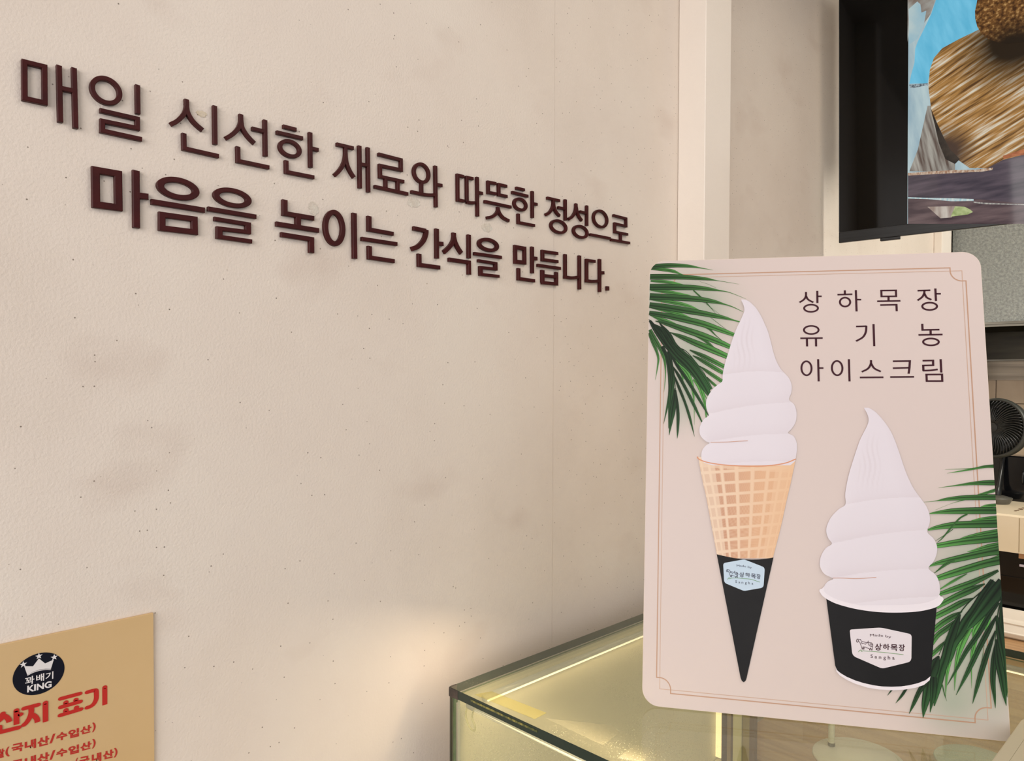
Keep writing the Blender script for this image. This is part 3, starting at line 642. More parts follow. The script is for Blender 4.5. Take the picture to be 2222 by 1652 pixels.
low_row = [
 ('마', B1, [Cl((157, 158), (428, 205), (435, 612), (163, 576), w=(.0073, .0066)), Ln((645, 162), (650, 858)), Ln((650, 465), (795, 482), w=(.006, .0062))]),
 ('음', B1, [Ri(893, 1408, 248, 518, w=(.0074, .0056)), Ln((828, 540), (1475, 645), w=(.006, .0056)), Cl((958, 698), (1348, 752), (1352, 908), (958, 860), w=(.0068, .0058))]),
 ('을', B1, [Ri(1575, 2037, 378, 610, w=(.0070, .005)), Ln((1512, 626), (2096, 724), w=(.006, .005)), Ln((1588, 747), (1995, 814), (1996, 908), (1650, 866), (1650, 966), (2045, 1022), w=(.0068, .0046))]),
 ('녹', B2, [Ln((232, 103), (233, 342), (737, 427), w=(.0064, .0056)), Ln((460, 380), (460, 565), w=(.0070, .006)), Ln((82, 520), (820, 636), w=(.006, .0056)), Ln((165, 703), (690, 787), (692, 1022), w=(.0068, .0056))]),
 ('이', B2, [Ri(897, 1272, 280, 903, w=(.0064, .0060)), Ln((1430, 332), (1441, 1122), w=(.0062, .006))]),
 ('는', B2, [Ln((1688, 385), (1690, 618), (2105, 694), w=(.0060, .0052)), Ln((1555, 777), (2168, 870), w=(.006, .0050)), Ln((1693, 902), (1697, 1100), (2122, 1165), w=(.006, .0052))]),
 ('간', B3, [Cv((185, 253), (330, 283), (462, 312), w=(.006, .0056)), Cv((470, 285), (466, 370), (430, 490), (360, 590), (270, 665), (152, 708), w=(.0066, .0060)), Ln((702, 263), (706, 918), w=(.0060, .006)), Ln((705, 590), (840, 600), w=(.006, .0058)), Ln((318, 812), (321, 1058), (768, 1118), w=(.006, .0055))]),
 ('식', B3, [Cv((1078, 350), (1078, 450), (1050, 560), (975, 670), (858, 778), w=(.006, .006)), Cv((1080, 440), (1110, 560), (1165, 680), (1243, 802), w=(.006, .006)), Ln((1407, 393), (1409, 915), w=(.0058, .006)), Ln((962, 940), (1408, 1005), (1412, 1272), w=(.0060, .0056))]),
 ('을', B3, [Ri(1600, 2058, 468, 770, w=(.0064, .0052)), Ln((1520, 810), (2120, 895), w=(.006, .0048)), Ln((1605, 965), (1990, 1028), (1992, 1150), (1665, 1118), (1668, 1266), (2068, 1312), w=(.0062, .0044))]),
 ('만', B4, [Cl((187, 148), (372, 182), (374, 462), (190, 442), w=(.0056, .0062)), Ln((526, 140), (528, 675), w=(.0056, .006)), Ln((526, 372), (620, 384), w=(.006, .0058)), Ln((253, 572), (254, 785), (572, 828), w=(.0054, .0052))]),
 ('듭', B4, [Ln((1038, 280), (735, 236), (737, 402), (1042, 442), w=(.0056, .0050)), Ln((630, 513), (1092, 580), w=(.006, .0048)), Ln((733, 610), (735, 865)), Ln((1012, 652), (1012, 895), w=(.0058, .006)), Ln((737, 722), (1012, 750), w=(.006, .005)), Ln((715, 862), (1035, 893), w=(.006, .0052))]),
 ('니', B4, [Ln((1190, 290), (1192, 752), w=(.0054, .006)), Cv((1168, 748), (1290, 768), (1370, 765), (1470, 750), w=(.006, .0052)), Ln((1477, 318), (1478, 1000), w=(.0056, .006))]),
 ('다', B4, [Ln((1790, 438), (1622, 415), (1623, 815), w=(.0056, .005)), Cv((1600, 825), (1700, 838), (1780, 838), (1870, 830), w=(.006, .0052)), Ln((1882, 390), (1883, 1052), w=(.0056, .006)), Ln((1885, 665), (1964, 667), w=(.006, .0058))]),
 ('.', B4, [Ln((2039, 936), (2041, 1024), w=(.0064, .006))]),
]
def ring(g, pl, T, d, wv, wh, h0, h1, ch):
    xl, xr, yt, yb = d; cx = (xl+xr)/2
    # v extents at the centre column, u extents from the outer tangents
    a = T((xl, (yt+yb)/2))[0]; b = T((xr, (yt+yb)/2))[0]; t = T((cx, yt))[1]; q = T((cx, yb))[1]
    cu, cv = (a+b)/2, (t+q)/2; ru = (b-a)/2-wv/2; rv = (q-t)/2-wh/2
    P = [np.array([cu+ru*math.cos(k*2*math.pi/48), cv+rv*math.sin(k*2*math.pi/48)]) for k in range(48)]
    stroke(g, pl, P, wv, wh, h0, h1, True, ch)
def letter(gl, T, parts, dw, name, h0, h1, ch, m, **kw):
    g = G()
    for i, (k, d, w_) in enumerate(parts):
        wv, wh = w_ or dw; hh = h1+0.00003*i
        if k == 'O': ring(g, WP, T, d, wv, wh, h0, hh, ch)
        else:
            P = [np.array(T(p)) for p in d]
            if k == 'C': P = catmull(P, 5)
            stroke(g, WP, P, wv, wh, h0, hh, k == 'Z', ch)
    return g.build(name, m, **kw)
ordn = ['first', 'second', 'third', 'fourth', 'fifth', 'sixth', 'seventh', 'eighth', 'ninth', 'tenth', 'eleventh', 'twelfth', 'thirteenth', 'fourteenth', 'last']
for i, (s_, T, pr) in enumerate(up_row):
    letter(s_, T, pr, (.0046, .0044), 'wall_letter', -LT+0.0002, 0.0, 0.00045, M_letter, cat='letter', group='raised letters of the upper line',
           label='thin maroon raised letter %s, %s of the upper line on the cream wall' % (s_, ordn[i]))
for i, (s_, T, pr) in enumerate(low_row):
    lab = 'thick maroon raised letter %s, %s of the lower line on the cream wall' % (s_, ordn[i]) if s_ != '.' else 'small square maroon full stop ending the lower line on the cream wall'
    letter(s_, T, pr, (.0067, .0060), 'wall_letter', -LT+0.0002, 0.0, 0.0005, M_letter, cat='letter', group='raised letters of the lower line', label=lab)

# glue smears where pieces were refitted
def smear(px, py, rx, ry, seed, lab, col=(226, 220, 208)):
    g = G(); c = atX(px, py, 0.0); r_ = np.random.RandomState(seed); pts = []
    for k in range(26):
        a = 2*math.pi*k/26; q = 0.7+0.3*r_.rand(); pts.append((c[0]+0.0004, c[1]+rx*q*math.cos(a), c[2]+ry*q*math.sin(a)))
    g.add([(c[0]+0.0009, c[1], c[2])]+pts, [(0, k+1, (k+1) % 26+1) for k in range(26)])
    g.build('glue_smear', noisy('dried_glue', [(0.35, (206, 194, 180)), (0.65, col)], (90, 90, 90), 0.3, bump=0.0006, bscale=400), smooth=True, label=lab, cat='glue mark')
smear(680, 452, 0.008, 0.010, 1, 'pale dried glue smear above the 녹 letter on the cream wall')
smear(898, 440, 0.013, 0.008, 2, 'wide whitish dried glue smear below the 와 letter on the cream wall')
smear(1056, 494, 0.012, 0.008, 3, 'whitish dried glue smear under the 뜻 letter on the cream wall')
smear(437, 247, 0.0065, 0.004, 4, 'yellowish dried glue spot inside the 신 letter on the cream wall', (216, 198, 162))

# ------------------------------------------------------------------ golden sign at the lower left
GX = 0.0035
GP = Plane((GX, 0, 0), (0, 1, 0), (0, 0, -1), (1, 0, 0))
ur, vt = GP.uv(333, 1330.5); uc = GP.uv(84, 1461)[0]; sw = 2*(ur-uc)
sg = empty('ingredients_sign', (0, ur-sw/2, 1.6-vt-0.3), 'gold notice board with red lettering and navy crown badge on the cream wall', 'sign')
slab('sign_board', GP, ur-sw, vt, ur, vt+sw*1.42, -GX+0.0002, 0.0, M_gold, sg, 0.0004)
def SG(p): return GP.uv(p[0]*.15253, 1400+p[1]*.15253)
h1 = 0.00025
cl = SG((178, 470)); cr = SG((917, 320)); ct_ = SG((548, 118)); cb = SG((548, 702))
cu, cv = (cl[0]+cr[0])/2, (ct_[1]+cb[1])/2; ru, rv = (cr[0]-cl[0])/2, (cb[1]-ct_[1])/2
g = G(); flat(g, GP, [(cu+ru*math.cos(a), cv+rv*math.sin(a)) for a in np.linspace(0, 2*math.pi, 65)[:-1]], h1); g.build('round_badge', M_navy, sg, label='navy round badge with a white crown')
g = G(); h2 = h1+0.0002
flat(g, GP, [SG(p) for p in [(342, 300), (468, 302), (552, 190), (640, 262), (764, 206), (722, 340), (650, 338), (560, 350), (470, 380), (386, 425)]], h2)
P = catmull([np.array(SG(p)) for p in [(388, 432), (470, 390), (560, 362), (650, 350), (720, 352)]], 4)
stroke(g, GP, P, .0006, .0007, h2, h2)
for sx, sy in ((330, 276), (552, 158), (770, 174)):
    c = SG((sx, sy)); V = []
    for k in range(10):
        r_ = 0.0032 if k % 2 == 0 else 0.0013; a = -math.pi/2+k*math.pi/5; V.append((c[0]+r_*math.cos(a), c[1]+r_*math.sin(a)))
    flat(g, GP, V, h2)
g.build('crown_print', M_white, sg)
g = G()
def q(*p): return [SG(k) for k in p]
text_in(g, GP, '꽈', q((352, 462), (490, 430), (484, 545), (356, 572)), h2, 0.018)
text_in(g, GP, '배', q((512, 425), (628, 398), (626, 505), (514, 530)), h2, 0.018)
text_in(g, GP, '기', q((644, 398), (758, 372), (756, 478), (646, 502)), h2, 0.018)
text_in(g, GP, 'KING', q((386, 580), (734, 508), (732, 600), (384, 678)), h2, 0.035)
g.build('badge_lettering', M_white, sg)
g = G(); W1 = (.0046, .0036); tq_h = [h1]
def rs(*p, w=W1, c=False, caps=True):
    P = [np.array(SG(k)) for k in p]
    if c: P = catmull(P, 6)
    tq_h[0] += 0.00003; stroke(g, GP, P, w[0], w[1], tq_h[0], tq_h[0], round_caps=caps)
rs((1240, 672), (1320, 650), (1362, 648), (1370, 700), (1366, 770), (1335, 835), (1290, 872), (1238, 892), c=True)
rs((1489, 600), (1490, 852), caps=False); rs((1489, 600), (1489, 640))
rs((862, 765), (1135, 692)); rs((935, 815), (937, 850)); rs((1078, 778), (1080, 810)); rs((862, 885), (1140, 805)); rs((935, 925), (937, 965)); rs((1085, 888), (1087, 930)); rs((855, 1000), (1148, 913))
rs((340, 903), (540, 850)); rs((440, 885), (442, 960), (415, 1040), (375, 1100), (338, 1135), c=True); rs((445, 985), (490, 1010), (522, 1050), (532, 1098), c=True, caps=False)
rs((643, 820), (645, 1092), caps=False); rs((643, 820), (643, 860))
rs((38, 975), (20, 1040), (-30, 1085), c=True); rs((40, 1000), (90, 1025), (120, 1060), (130, 1095), c=True, caps=False); rs((230, 928), (232, 1130), caps=False); rs((230, 928), (230, 960)); rs((235, 1008), (290, 985)); rs((-10, 1165), (-15, 1242)); rs((-20, 1243), (262, 1172))
g.build('title_lettering', M_red, sg)
g = G()
def tq(s_, x0, y0, x1, y1, x2, y2, x3, y3): text_in(g, GP, s_, q((x0, y0), (x1, y1), (x2, y2), (x3, y3)), h1, 0.045)
def row(dy):
    tq('국', 165, 1418+dy, 330, 1380+dy, 328, 1505+dy, 165, 1540+dy); tq('내', 350, 1370+dy, 512, 1330+dy, 512, 1462+dy, 350, 1500+dy); tq('산', 528, 1325+dy, 700, 1285+dy, 698, 1415+dy, 528, 1455+dy)
    tq('/', 705, 1280+dy, 788, 1258+dy, 782, 1385+dy, 702, 1405+dy); tq('수', 800, 1260+dy, 956, 1222+dy, 956, 1335+dy, 800, 1372+dy); tq('입', 970, 1215+dy, 1122, 1180+dy, 1122, 1300+dy, 972, 1335+dy)
    tq('산', 1138, 1170+dy, 1300, 1130+dy, 1298, 1240+dy, 1140, 1282+dy); tq(')', 1310, 1110+dy, 1360, 1092+dy, 1360, 1225+dy, 1305, 1245+dy)
row(0); row(233)
tq('쌀', -60, 1490, 62, 1470, 62, 1595, -60, 1625); tq('(', 70, 1475, 135, 1440, 140, 1580, 80, 1600)
tq('국', 1130, 1600, 1270, 1570, 1270, 1690, 1130, 1720); tq('(', 1070, 1620, 1110, 1600, 1110, 1730, 1075, 1745); tq('내', 1305, 1550, 1440, 1525, 1440, 1650, 1305, 1680); tq('산', 1460, 1515, 1615, 1480, 1615, 1600, 1460, 1635); tq(')', 1620, 1470, 1670, 1455, 1670, 1590, 1615, 1605)
g.build('small_lettering', mat('deep_red_print', (184, 44, 32), 0.45), sg)

# ------------------------------------------------------------------ ice cream poster
pa = np.array([0.84153274, 0.54018149, -0.0022]); pb = np.array([0.10151443, -0.16543533, -0.98098215])
pa /= np.linalg.norm(pa); pb -= pa*(pa@pb); pb /= np.linalg.norm(pb)
PW, PH = 0.4145, 0.5881
BL = atZ(1393, 1533, H)+np.array([0, 0, 0.0016])
pn = -np.cross(pa, pb); pn = pn if pn@(CAM-BL) > 0 else -pn
PP = Plane(BL-pb*PH, pa, pb, pn)
po = empty('ice_cream_poster', PP.P(PW/2, PH), 'pink poster board of soft ice cream between palm leaves, propped up on the glass case', 'poster')
RC = 0.021
def clampRR(u, v, r=RC, m=0.0004):
    u = min(max(u, m), PW-m); v = min(max(v, m), PH-m); r_br = 0.005
    for cu_, cv_, su, sv in ((r, r, -1, -1), (PW-r, r, 1, -1), (r, PH-r, -1, 1), (PW-r_br, PH-r_br, 1, 1)):
        rr = (r_br if su+sv == 2 else r)-m; du, dv = u-cu_, v-cv_
        if du*su > 0 and dv*sv > 0:
            d = math.hypot(du, dv)
            if d > rr: u, v = cu_+du/d*rr, cv_+dv/d*rr
    return u, v
loop = []
for cu_, cv_, a0 in ((PW-RC, RC, -90), (PW-0.005, PH-0.005, 0), (RC, PH-RC, 90), (RC, RC, 180)):
    for k in range(13):
        a = math.radians(a0+90*k/12); R_ = 0.005 if a0 == 0 else RC; loop.append((cu_+R_*math.cos(a), cv_+R_*math.sin(a)))
g = G(); loft(g, [[tuple(PP.P(u, v, hh)) for u, v in loop] for hh in (-0.004, 0.0)]); g.build('foam_board', M_edge, po)
def blob(u, v, x, y, sx, sy):
    c = PP.uv(x, y); return math.exp(-((u-c[0])/sx)**2-((v-c[1])/sy)**2)
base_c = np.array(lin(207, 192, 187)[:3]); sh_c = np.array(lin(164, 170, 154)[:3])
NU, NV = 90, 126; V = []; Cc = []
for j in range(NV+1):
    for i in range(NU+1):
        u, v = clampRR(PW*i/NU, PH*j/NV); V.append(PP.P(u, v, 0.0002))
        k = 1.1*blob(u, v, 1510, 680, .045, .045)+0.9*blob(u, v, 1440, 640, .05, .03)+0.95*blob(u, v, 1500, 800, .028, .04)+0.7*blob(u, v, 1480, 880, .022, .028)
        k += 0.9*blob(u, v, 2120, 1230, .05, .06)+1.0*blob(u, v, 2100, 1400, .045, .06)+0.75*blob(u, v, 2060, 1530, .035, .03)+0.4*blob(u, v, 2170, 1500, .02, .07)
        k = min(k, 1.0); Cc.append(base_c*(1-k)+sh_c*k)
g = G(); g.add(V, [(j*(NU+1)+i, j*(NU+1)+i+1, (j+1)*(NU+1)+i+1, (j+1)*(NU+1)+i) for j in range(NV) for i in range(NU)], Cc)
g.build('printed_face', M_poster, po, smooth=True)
# copper border
tr_ = PP.uv(2085.7, 587.9); br_ = PP.uv(2145.4, 1565.7); bl_ = PP.uv(1431.4, 1493)
U1 = (tr_[0]+br_[0])/2; V0 = tr_[1]; V1 = (br_[1]+bl_[1])/2; U0 = bl_[0]
p1 = PP.uv(2060.1, 581.6); p2 = PP.uv(2095.8, 608.8)
ev = V0-p1[1]; eu = p2[0]-U1; rr = ((U1-p1[0])+(p2[1]-V0))/2
g = G(); hb = 0.00035
stroke(g, PP, [np.array(p) for p in ((U0, V0), (U1, V0), (U1, V1), (U0, V1))], .0008, .0008, hb, hb, True); g.build('thin_border', M_frameink2, po)
pts = []
for (cx_, cy_, sx, sy) in ((U1, V0, 1, -1), (U1, V1, 1, 1), (U0, V1, -1, 1), (U0, V0, -1, -1)):
    seq = [(cx_-sx*rr, cy_+sy*ev)]+[(cx_-sx*rr*math.cos(t), cy_-sy*rr*math.sin(t)) for t in np.linspace(0.0, math.pi/2, 14)]+[(cx_+sx*eu, cy_-sy*rr)]
    if sx*sy > 0: seq = seq[::-1]
    pts += seq
g = G(); stroke(g, PP, [np.array(p) for p in pts], .0013, .0013, hb+.00004, hb+.00004, True); g.build('notched_border', M_frameink, po)

# headline
def TX(p): return PP.uv(1700+p[0]*.23492, 540+p[1]*.23492)
g = G(); ht = 0.0005
def hs(*p, c=False, w=(.0026, .0021)):
    P = [np.array(TX(k)) for k in p]
    if c: P = catmull(P, 5)
    stroke(g, PP, P, w[0], w[1], ht, ht)
def hz_(*p):
    stroke(g, PP, [np.array(TX(k)) for k in p], .0025, .0021, ht, ht, True)
def hr(xl, xr, yt, yb):
    cx = (xl+xr)/2; a = TX((xl, (yt+yb)/2))[0]; b = TX((xr, (yt+yb)/2))[0]; t = TX((cx, yt))[1]; q_ = TX((cx, yb))[1]
    P = [np.array([(a+b)/2+((b-a)/2-.0012)*math.cos(k*math.pi/24), (t+q_)/2+((q_-t)/2-.0011)*math.sin(k*math.pi/24)]) for k in range(48)]
    stroke(g, PP, P, .0024, .0022, ht, ht, True)
hs((208, 400), (206, 440), (188, 470), (148, 497), c=True); hs((207, 436), (228, 470), (276, 497), c=True); hs((312, 390), (313, 502)); hs((313, 440), (353, 440)); hr(182, 327, 510, 591)
hs((566, 385), (567, 424)); hs((498, 425), (636, 421)); hr(512, 625, 445, 542); hs((668, 383), (675, 580)); hs((674, 470), (718, 471))
hz_((903, 387), (1038, 385), (1040, 440), (905, 441)); hs((970, 440), (970, 484)); hs((865, 486), (1080, 482)); hs((893, 521), (1043, 518), (1046, 578))
hs((1238, 388), (1356, 384)); hs((1302, 386), (1298, 415), (1280, 447), (1238, 478), c=True); hs((1300, 412), (1322, 450), (1366, 472), c=True); hs((1402, 368), (1408, 483)); hs((1406, 417), (1453, 417)); hr(1272, 1427, 491, 574)
hr(180, 333, 706, 796); hs((155, 828), (362, 826)); hs((216, 828), (218, 903)); hs((300, 828), (301, 903))
hs((670, 719), (766, 716)); hs((765, 712), (760, 770), (732, 818), (670, 855), c=True); hs((831, 697), (838, 901))
hs((1281, 694), (1284, 751), (1440, 748)); hs((1358, 750), (1359, 796)); hs((1246, 797), (1469, 793)); hr(1280, 1443, 822, 901)
hr(157, 268, 1033, 1177); hs((320, 1021), (325, 1226)); hs((323, 1103), (369, 1103)); hr(438, 553, 1030, 1177); hs((604, 1021), (610, 1226))
hs((808, 1030), (806, 1065), (780, 1108), (723, 1138), c=True); hs((808, 1058), (838, 1105), (899, 1136), c=True); hs((705, 1190), (923, 1188))
hs((1010, 1040), (1167, 1038), (1163, 1100), (1155, 1155)); hs((1010, 1104), (1160, 1100)); hs((985, 1186), (1206, 1184))
hs((1284, 1035), (1381, 1033), (1382, 1077), (1290, 1079), (1292, 1128)); hs((1285, 1127), (1360, 1124), (1424, 1115), c=True); hs((1451, 1021), (1457, 1144)); hz_((1320, 1163), (1464, 1162), (1466, 1223), (1323, 1223))
g.build('headline_lettering', M_brownink, po)

# palm leaves
def leaf(g, T, pts, h, light=0.0, dark=0.0, thin=False):
    Q = catmull([np.array([*T((x, y)), wd]) for x, y, wd in pts], 5); n = len(Q)
    A = np.array(lin(27, 46, 29)[:3])*(1-0.8*dark); B = np.array(lin(72, 128, 58)[:3]); Bd = np.array(lin(46, 92, 46)[:3])
    V = []; Cc = []
    sc_ = np.linalg.norm(np.array(T((100, 100)))-np.array(T((200, 100))))/100
    for i, q_ in enumerate(Q):
        d = Q[min(i+1, n-1)][:2]-Q[max(i-1, 0)][:2]; d /= max(np.linalg.norm(d), 1e-9); nn_ = np.array([-d[1], d[0]])
        t = i/(n-1); f = min(1, max(0, light+0.75*t**1.6)) if not thin else 0.35
        for s_, cf in ((-0.5, -0.6), (-0.34, 0.55), (-0.06, 0.1), (0.05, -0.65), (0.30, 0.60), (0.5, -0.75)):
            p = q_[:2]+nn_*s_*max(q_[2], 2.0)*sc_
            u, v = clampRR(p[0], p[1]); V.append(PP.P(u, v, h))
            c = A+(Bd if dark else B)*f*(1-0.5*dark); c = c*(1+1.1*cf); Cc.append(np.clip(c, 0.004, 1))
    g.add(V, [(i*6+k, i*6+k+1, (i+1)*6+k+1, (i+1)*6+k) for i in range(n-1) for k in range(5)], Cc)
M_leaf = vcol('palm_leaf_print', 0.5, 0.18)
def E5(p): return PP.uv(1390+p[0]*.13319, 560+p[1]*.13319)
def E6(p): return PP.uv(1390+p[0]*.13319, 760+p[1]*.13319)
def F7(p): return PP.uv(1980+p[0]*.18155, 980+p[1]*.18155)
def F8(p): return PP.uv(1980+p[0]*.18155, 1260+p[1]*.18155)
hl = [0.0006]
def leaves(T, items, light, dark=0.0, thin=False, name='palm_leaf'):
    for it in items:
        g = G(); leaf(g, T, it, hl[0], light, dark, thin); hl[0] += 0.000012; g.build(name, M_leaf, po)
leaves(E5, [[(165, 185, 20), (350, 190, 55), (520, 215, 55), (640, 260, 25), (760, 310, 15), (890, 352, 2)],
 [(165, 375, 30), (350, 385, 55), (520, 405, 45), (700, 435, 3)], [(160, 530, 10), (400, 550, 60), (600, 580, 45), (820, 610, 2)],
 [(160, 685, 5), (350, 700, 50), (600, 740, 65), (800, 790, 45), (950, 845, 3)], [(155, 815, 5), (400, 860, 50), (650, 920, 50), (870, 1005, 3)],
 [(150, 935, 5), (350, 1010, 70), (500, 1060, 50), (640, 1105, 3)]], 0.40)
leaves(E5, [[(860, 530, 20), (980, 640, 25), (1060, 720, 20), (1150, 820, 10), (1230, 915, 2)], [(960, 385, 2), (1100, 430, 3), (1230, 490, 3)], [(1020, 720, 3), (1160, 820, 3), (1310, 940, 3)],
 [(1140, 970, 5), (1280, 1080, 6), (1440, 1200, 3)], [(1040, 1130, 10), (1130, 1170, 30), (1220, 1260, 15), (1360, 1375, 3)], [(900, 1285, 5), (1050, 1350, 45), (1200, 1480, 35), (1290, 1560, 5)]], 0.35, thin=True)
leaves(E5, [[(150, 148, 84), (400, 127, 80), (600, 124, 68), (800, 137, 48), (950, 160, 20), (1180, 200, 2)],
 [(155, 310, 95), (400, 308, 95), (650, 312, 85), (900, 328, 68), (1100, 348, 42), (1230, 368, 12), (1400, 395, 6), (1605, 430, 2)],
 [(150, 475, 105), (450, 475, 105), (700, 480, 95), (900, 487, 82), (1100, 508, 62), (1290, 535, 22), (1450, 565, 10), (1720, 670, 2)],
 [(150, 630, 115), (450, 642, 105), (750, 658, 100), (1000, 682, 88), (1200, 715, 62), (1350, 752, 25), (1500, 800, 14), (1670, 880, 4)],
 [(145, 770, 95), (400, 802, 105), (700, 852, 105), (1000, 902, 92), (1250, 952, 72), (1400, 985, 48), (1500, 1012, 25), (1620, 1045, 18)],
 [(140, 898, 75), (400, 938, 90), (700, 1000, 105), (1000, 1072, 105), (1250, 1155, 88), (1520, 1255, 60)],
 [(240, 1030, 10), (400, 1062, 70), (700, 1162, 100), (1000, 1264, 108), (1300, 1382, 92), (1470, 1458, 70)],
 [(480, 1215, 10), (650, 1282, 70), (900, 1390, 100), (1150, 1492, 108), (1420, 1610, 85)]], 0.12)
leaves(E6, [[(800, 0, 20), (1000, 90, 70), (1200, 190, 75), (1365, 275, 70)], [(850, 90, 15), (1000, 170, 60), (1200, 290, 70), (1345, 375, 60)],
 [(960, 260, 10), (1100, 360, 55), (1340, 520, 60)], [(1080, 440, 10), (1150, 520, 40), (1250, 605, 40)]], 0.10)
leaves(E6, [[(450, -10, 20), (540, 80, 50), (620, 220, 50), (680, 400, 45), (690, 500, 10)], [(640, 260, 30), (740, 350, 80), (810, 480, 60), (850, 650, 45), (870, 850, 15), (876, 1220, 2)],
 [(860, 480, 30), (950, 570, 80), (1010, 730, 60), (1050, 900, 35), (1070, 1100, 20)], [(1020, 680, 20), (1080, 800, 10)]], 0.85)
leaves(E6, [[(140, -280, 50), (200, -130, 60), (260, 20, 45), (290, 140, 35), (275, 280, 20), (240, 490, 2)], [(150, -330, 60), (260, -130, 70), (340, 20, 60), (390, 170, 40), (405, 330, 20), (400, 500, 12), (380, 690, 2)]], 0.25)
leaves(E6, [[(150, -480, 40), (250, -330, 90), (380, -150, 110), (500, 0, 110), (640, 160, 110), (780, 310, 70), (920, 480, 60), (1020, 640, 40), (1060, 690, 5)],
 [(200, -420, 30), (330, -330, 80), (450, -150, 100), (600, 50, 100), (760, 200, 110), (900, 370, 110), (1000, 520, 110), (1090, 680, 90), (1110, 740, 50)],
 [(300, -450, 10), (450, -260, 80), (560, -80, 70), (700, 60, 80), (840, 170, 60), (960, 330, 50), (1060, 480, 60), (1150, 640, 50)],
 [(350, -60, 60), (430, 120, 60), (470, 330, 70), (495, 500, 90), (480, 700, 60), (440, 900, 35), (375, 1205, 3)], [(450, 20, 40), (500, 250, 60), (520, 450, 70), (500, 700, 80), (480, 900, 60), (455, 1280, 4)],
 [(560, 620, 10), (555, 780, 80), (520, 1000, 90), (490, 1200, 50), (465, 1390, 4)], [(575, 650, 10), (600, 900, 45), (610, 1100, 50), (605, 1300, 35), (598, 1440, 4)],
 [(540, 400, 20), (620, 600, 45), (720, 850, 40), (800, 1100, 40), (878, 1412, 3)], [(520, 260, 15), (620, 420, 50), (740, 640, 50), (860, 880, 50), (1000, 1175, 20)],
 [(480, 60, 20), (600, 260, 50), (740, 460, 55), (880, 680, 50), (1000, 880, 40), (1105, 1070, 12)]], 0.0, 0.35)
leaves(E6, [[(0+10, -570, 16), (160, -470, 16), (370, -265, 16), (550, -80, 14), (740, 20, 12), (900, 200, 10), (1030, 370, 8), (1150, 590, 5)], [(300, -260, 8), (480, 60, 12), (540, 380, 10), (570, 640, 8)]], 0.0, 0.75, name='palm_stem')
# right-hand bunch
leaves(F7, [[(1000, 185, 30), (860, 190, 20), (640, 225, 20), (410, 262, 2)], [(1015, 455, 45), (900, 490, 35), (800, 520, 30), (650, 570, 15), (470, 620, 3), (270, 700, 1)], [(1025, 640, 40), (900, 650, 40), (810, 660, 5)],
 [(1028, 790, 50), (850, 810, 50), (700, 825, 5)], [(1040, 950, 55), (850, 985, 60), (650, 1030, 45), (550, 1050, 3)], [(1050, 1110, 60), (900, 1140, 60), (750, 1180, 30), (650, 1200, 5)], [(1062, 1250, 50), (950, 1290, 40), (800, 1320, 5)],
 [(650, 1460, 10), (500, 1540, 30), (320, 1650, 12)]], 0.40)
leaves(F7, [[(1003, 165, 25), (850, 180, 25), (700, 205, 12), (385, 217, 2)], [(1015, 375, 70), (880, 375, 65), (700, 385, 40), (500, 410, 15), (305, 435, 2)], [(1020, 548, 75), (850, 548, 72), (600, 555, 62), (400, 572, 38), (280, 592, 10), (130, 607, 2)],
 [(1025, 708, 85), (800, 708, 88), (500, 714, 75), (300, 730, 38), (200, 744, 12)], [(1035, 865, 100), (800, 870, 95), (500, 880, 82), (300, 908, 55), (180, 938, 20)],
 [(1045, 1025, 100), (850, 1050, 95), (550, 1085, 80), (275, 1130, 60)], [(1055, 1180, 110), (850, 1215, 90), (500, 1290, 78), (300, 1335, 50), (185, 1378, 5)],
 [(1064, 1300, 100), (850, 1345, 95), (500, 1450, 85), (265, 1525, 60)]], 0.22)
leaves(F7, [[(650, 750, 20), (560, 800, 20), (450, 920, 20), (350, 1040, 12), (290, 1090, 4)], [(500, 1305, 20), (400, 1345, 35), (250, 1460, 4)], [(480, 930, 8), (380, 1000, 8), (270, 1070, 3)]], 0.3, thin=True)
leaves(F8, [[(1020, -120, 30), (900, -60, 55), (700, 30, 75), (500, 100, 70), (300, 170, 45)], [(860, 40, 15), (700, 110, 75), (500, 200, 75), (280, 315, 60)], [(720, 210, 10), (600, 260, 70), (450, 340, 75), (260, 435, 70)],
 [(590, 370, 10), (480, 430, 65), (350, 510, 70), (240, 600, 60)], [(540, 450, 10), (420, 560, 60), (300, 650, 60), (225, 755, 50)], [(390, 720, 10), (320, 800, 50), (215, 900, 45)]], 0.06)
leaves(F8, [[(890, 390, 30), (820, 480, 85), (740, 600, 60), (720, 700, 10)], [(690, 570, 50), (600, 720, 80), (540, 900, 50), (510, 1080, 30), (498, 1315, 3)], [(560, 760, 20), (480, 850, 45), (420, 1050, 40), (400, 1200, 25), (390, 1385, 3)],
 [(930, 400, 20), (900, 500, 40), (860, 600, 8)], [(760, 690, 30), (715, 850, 42), (700, 980, 20), (702, 1288, 2)], [(1075, 180, 20), (990, 250, 50), (910, 380, 30)]], 0.85)
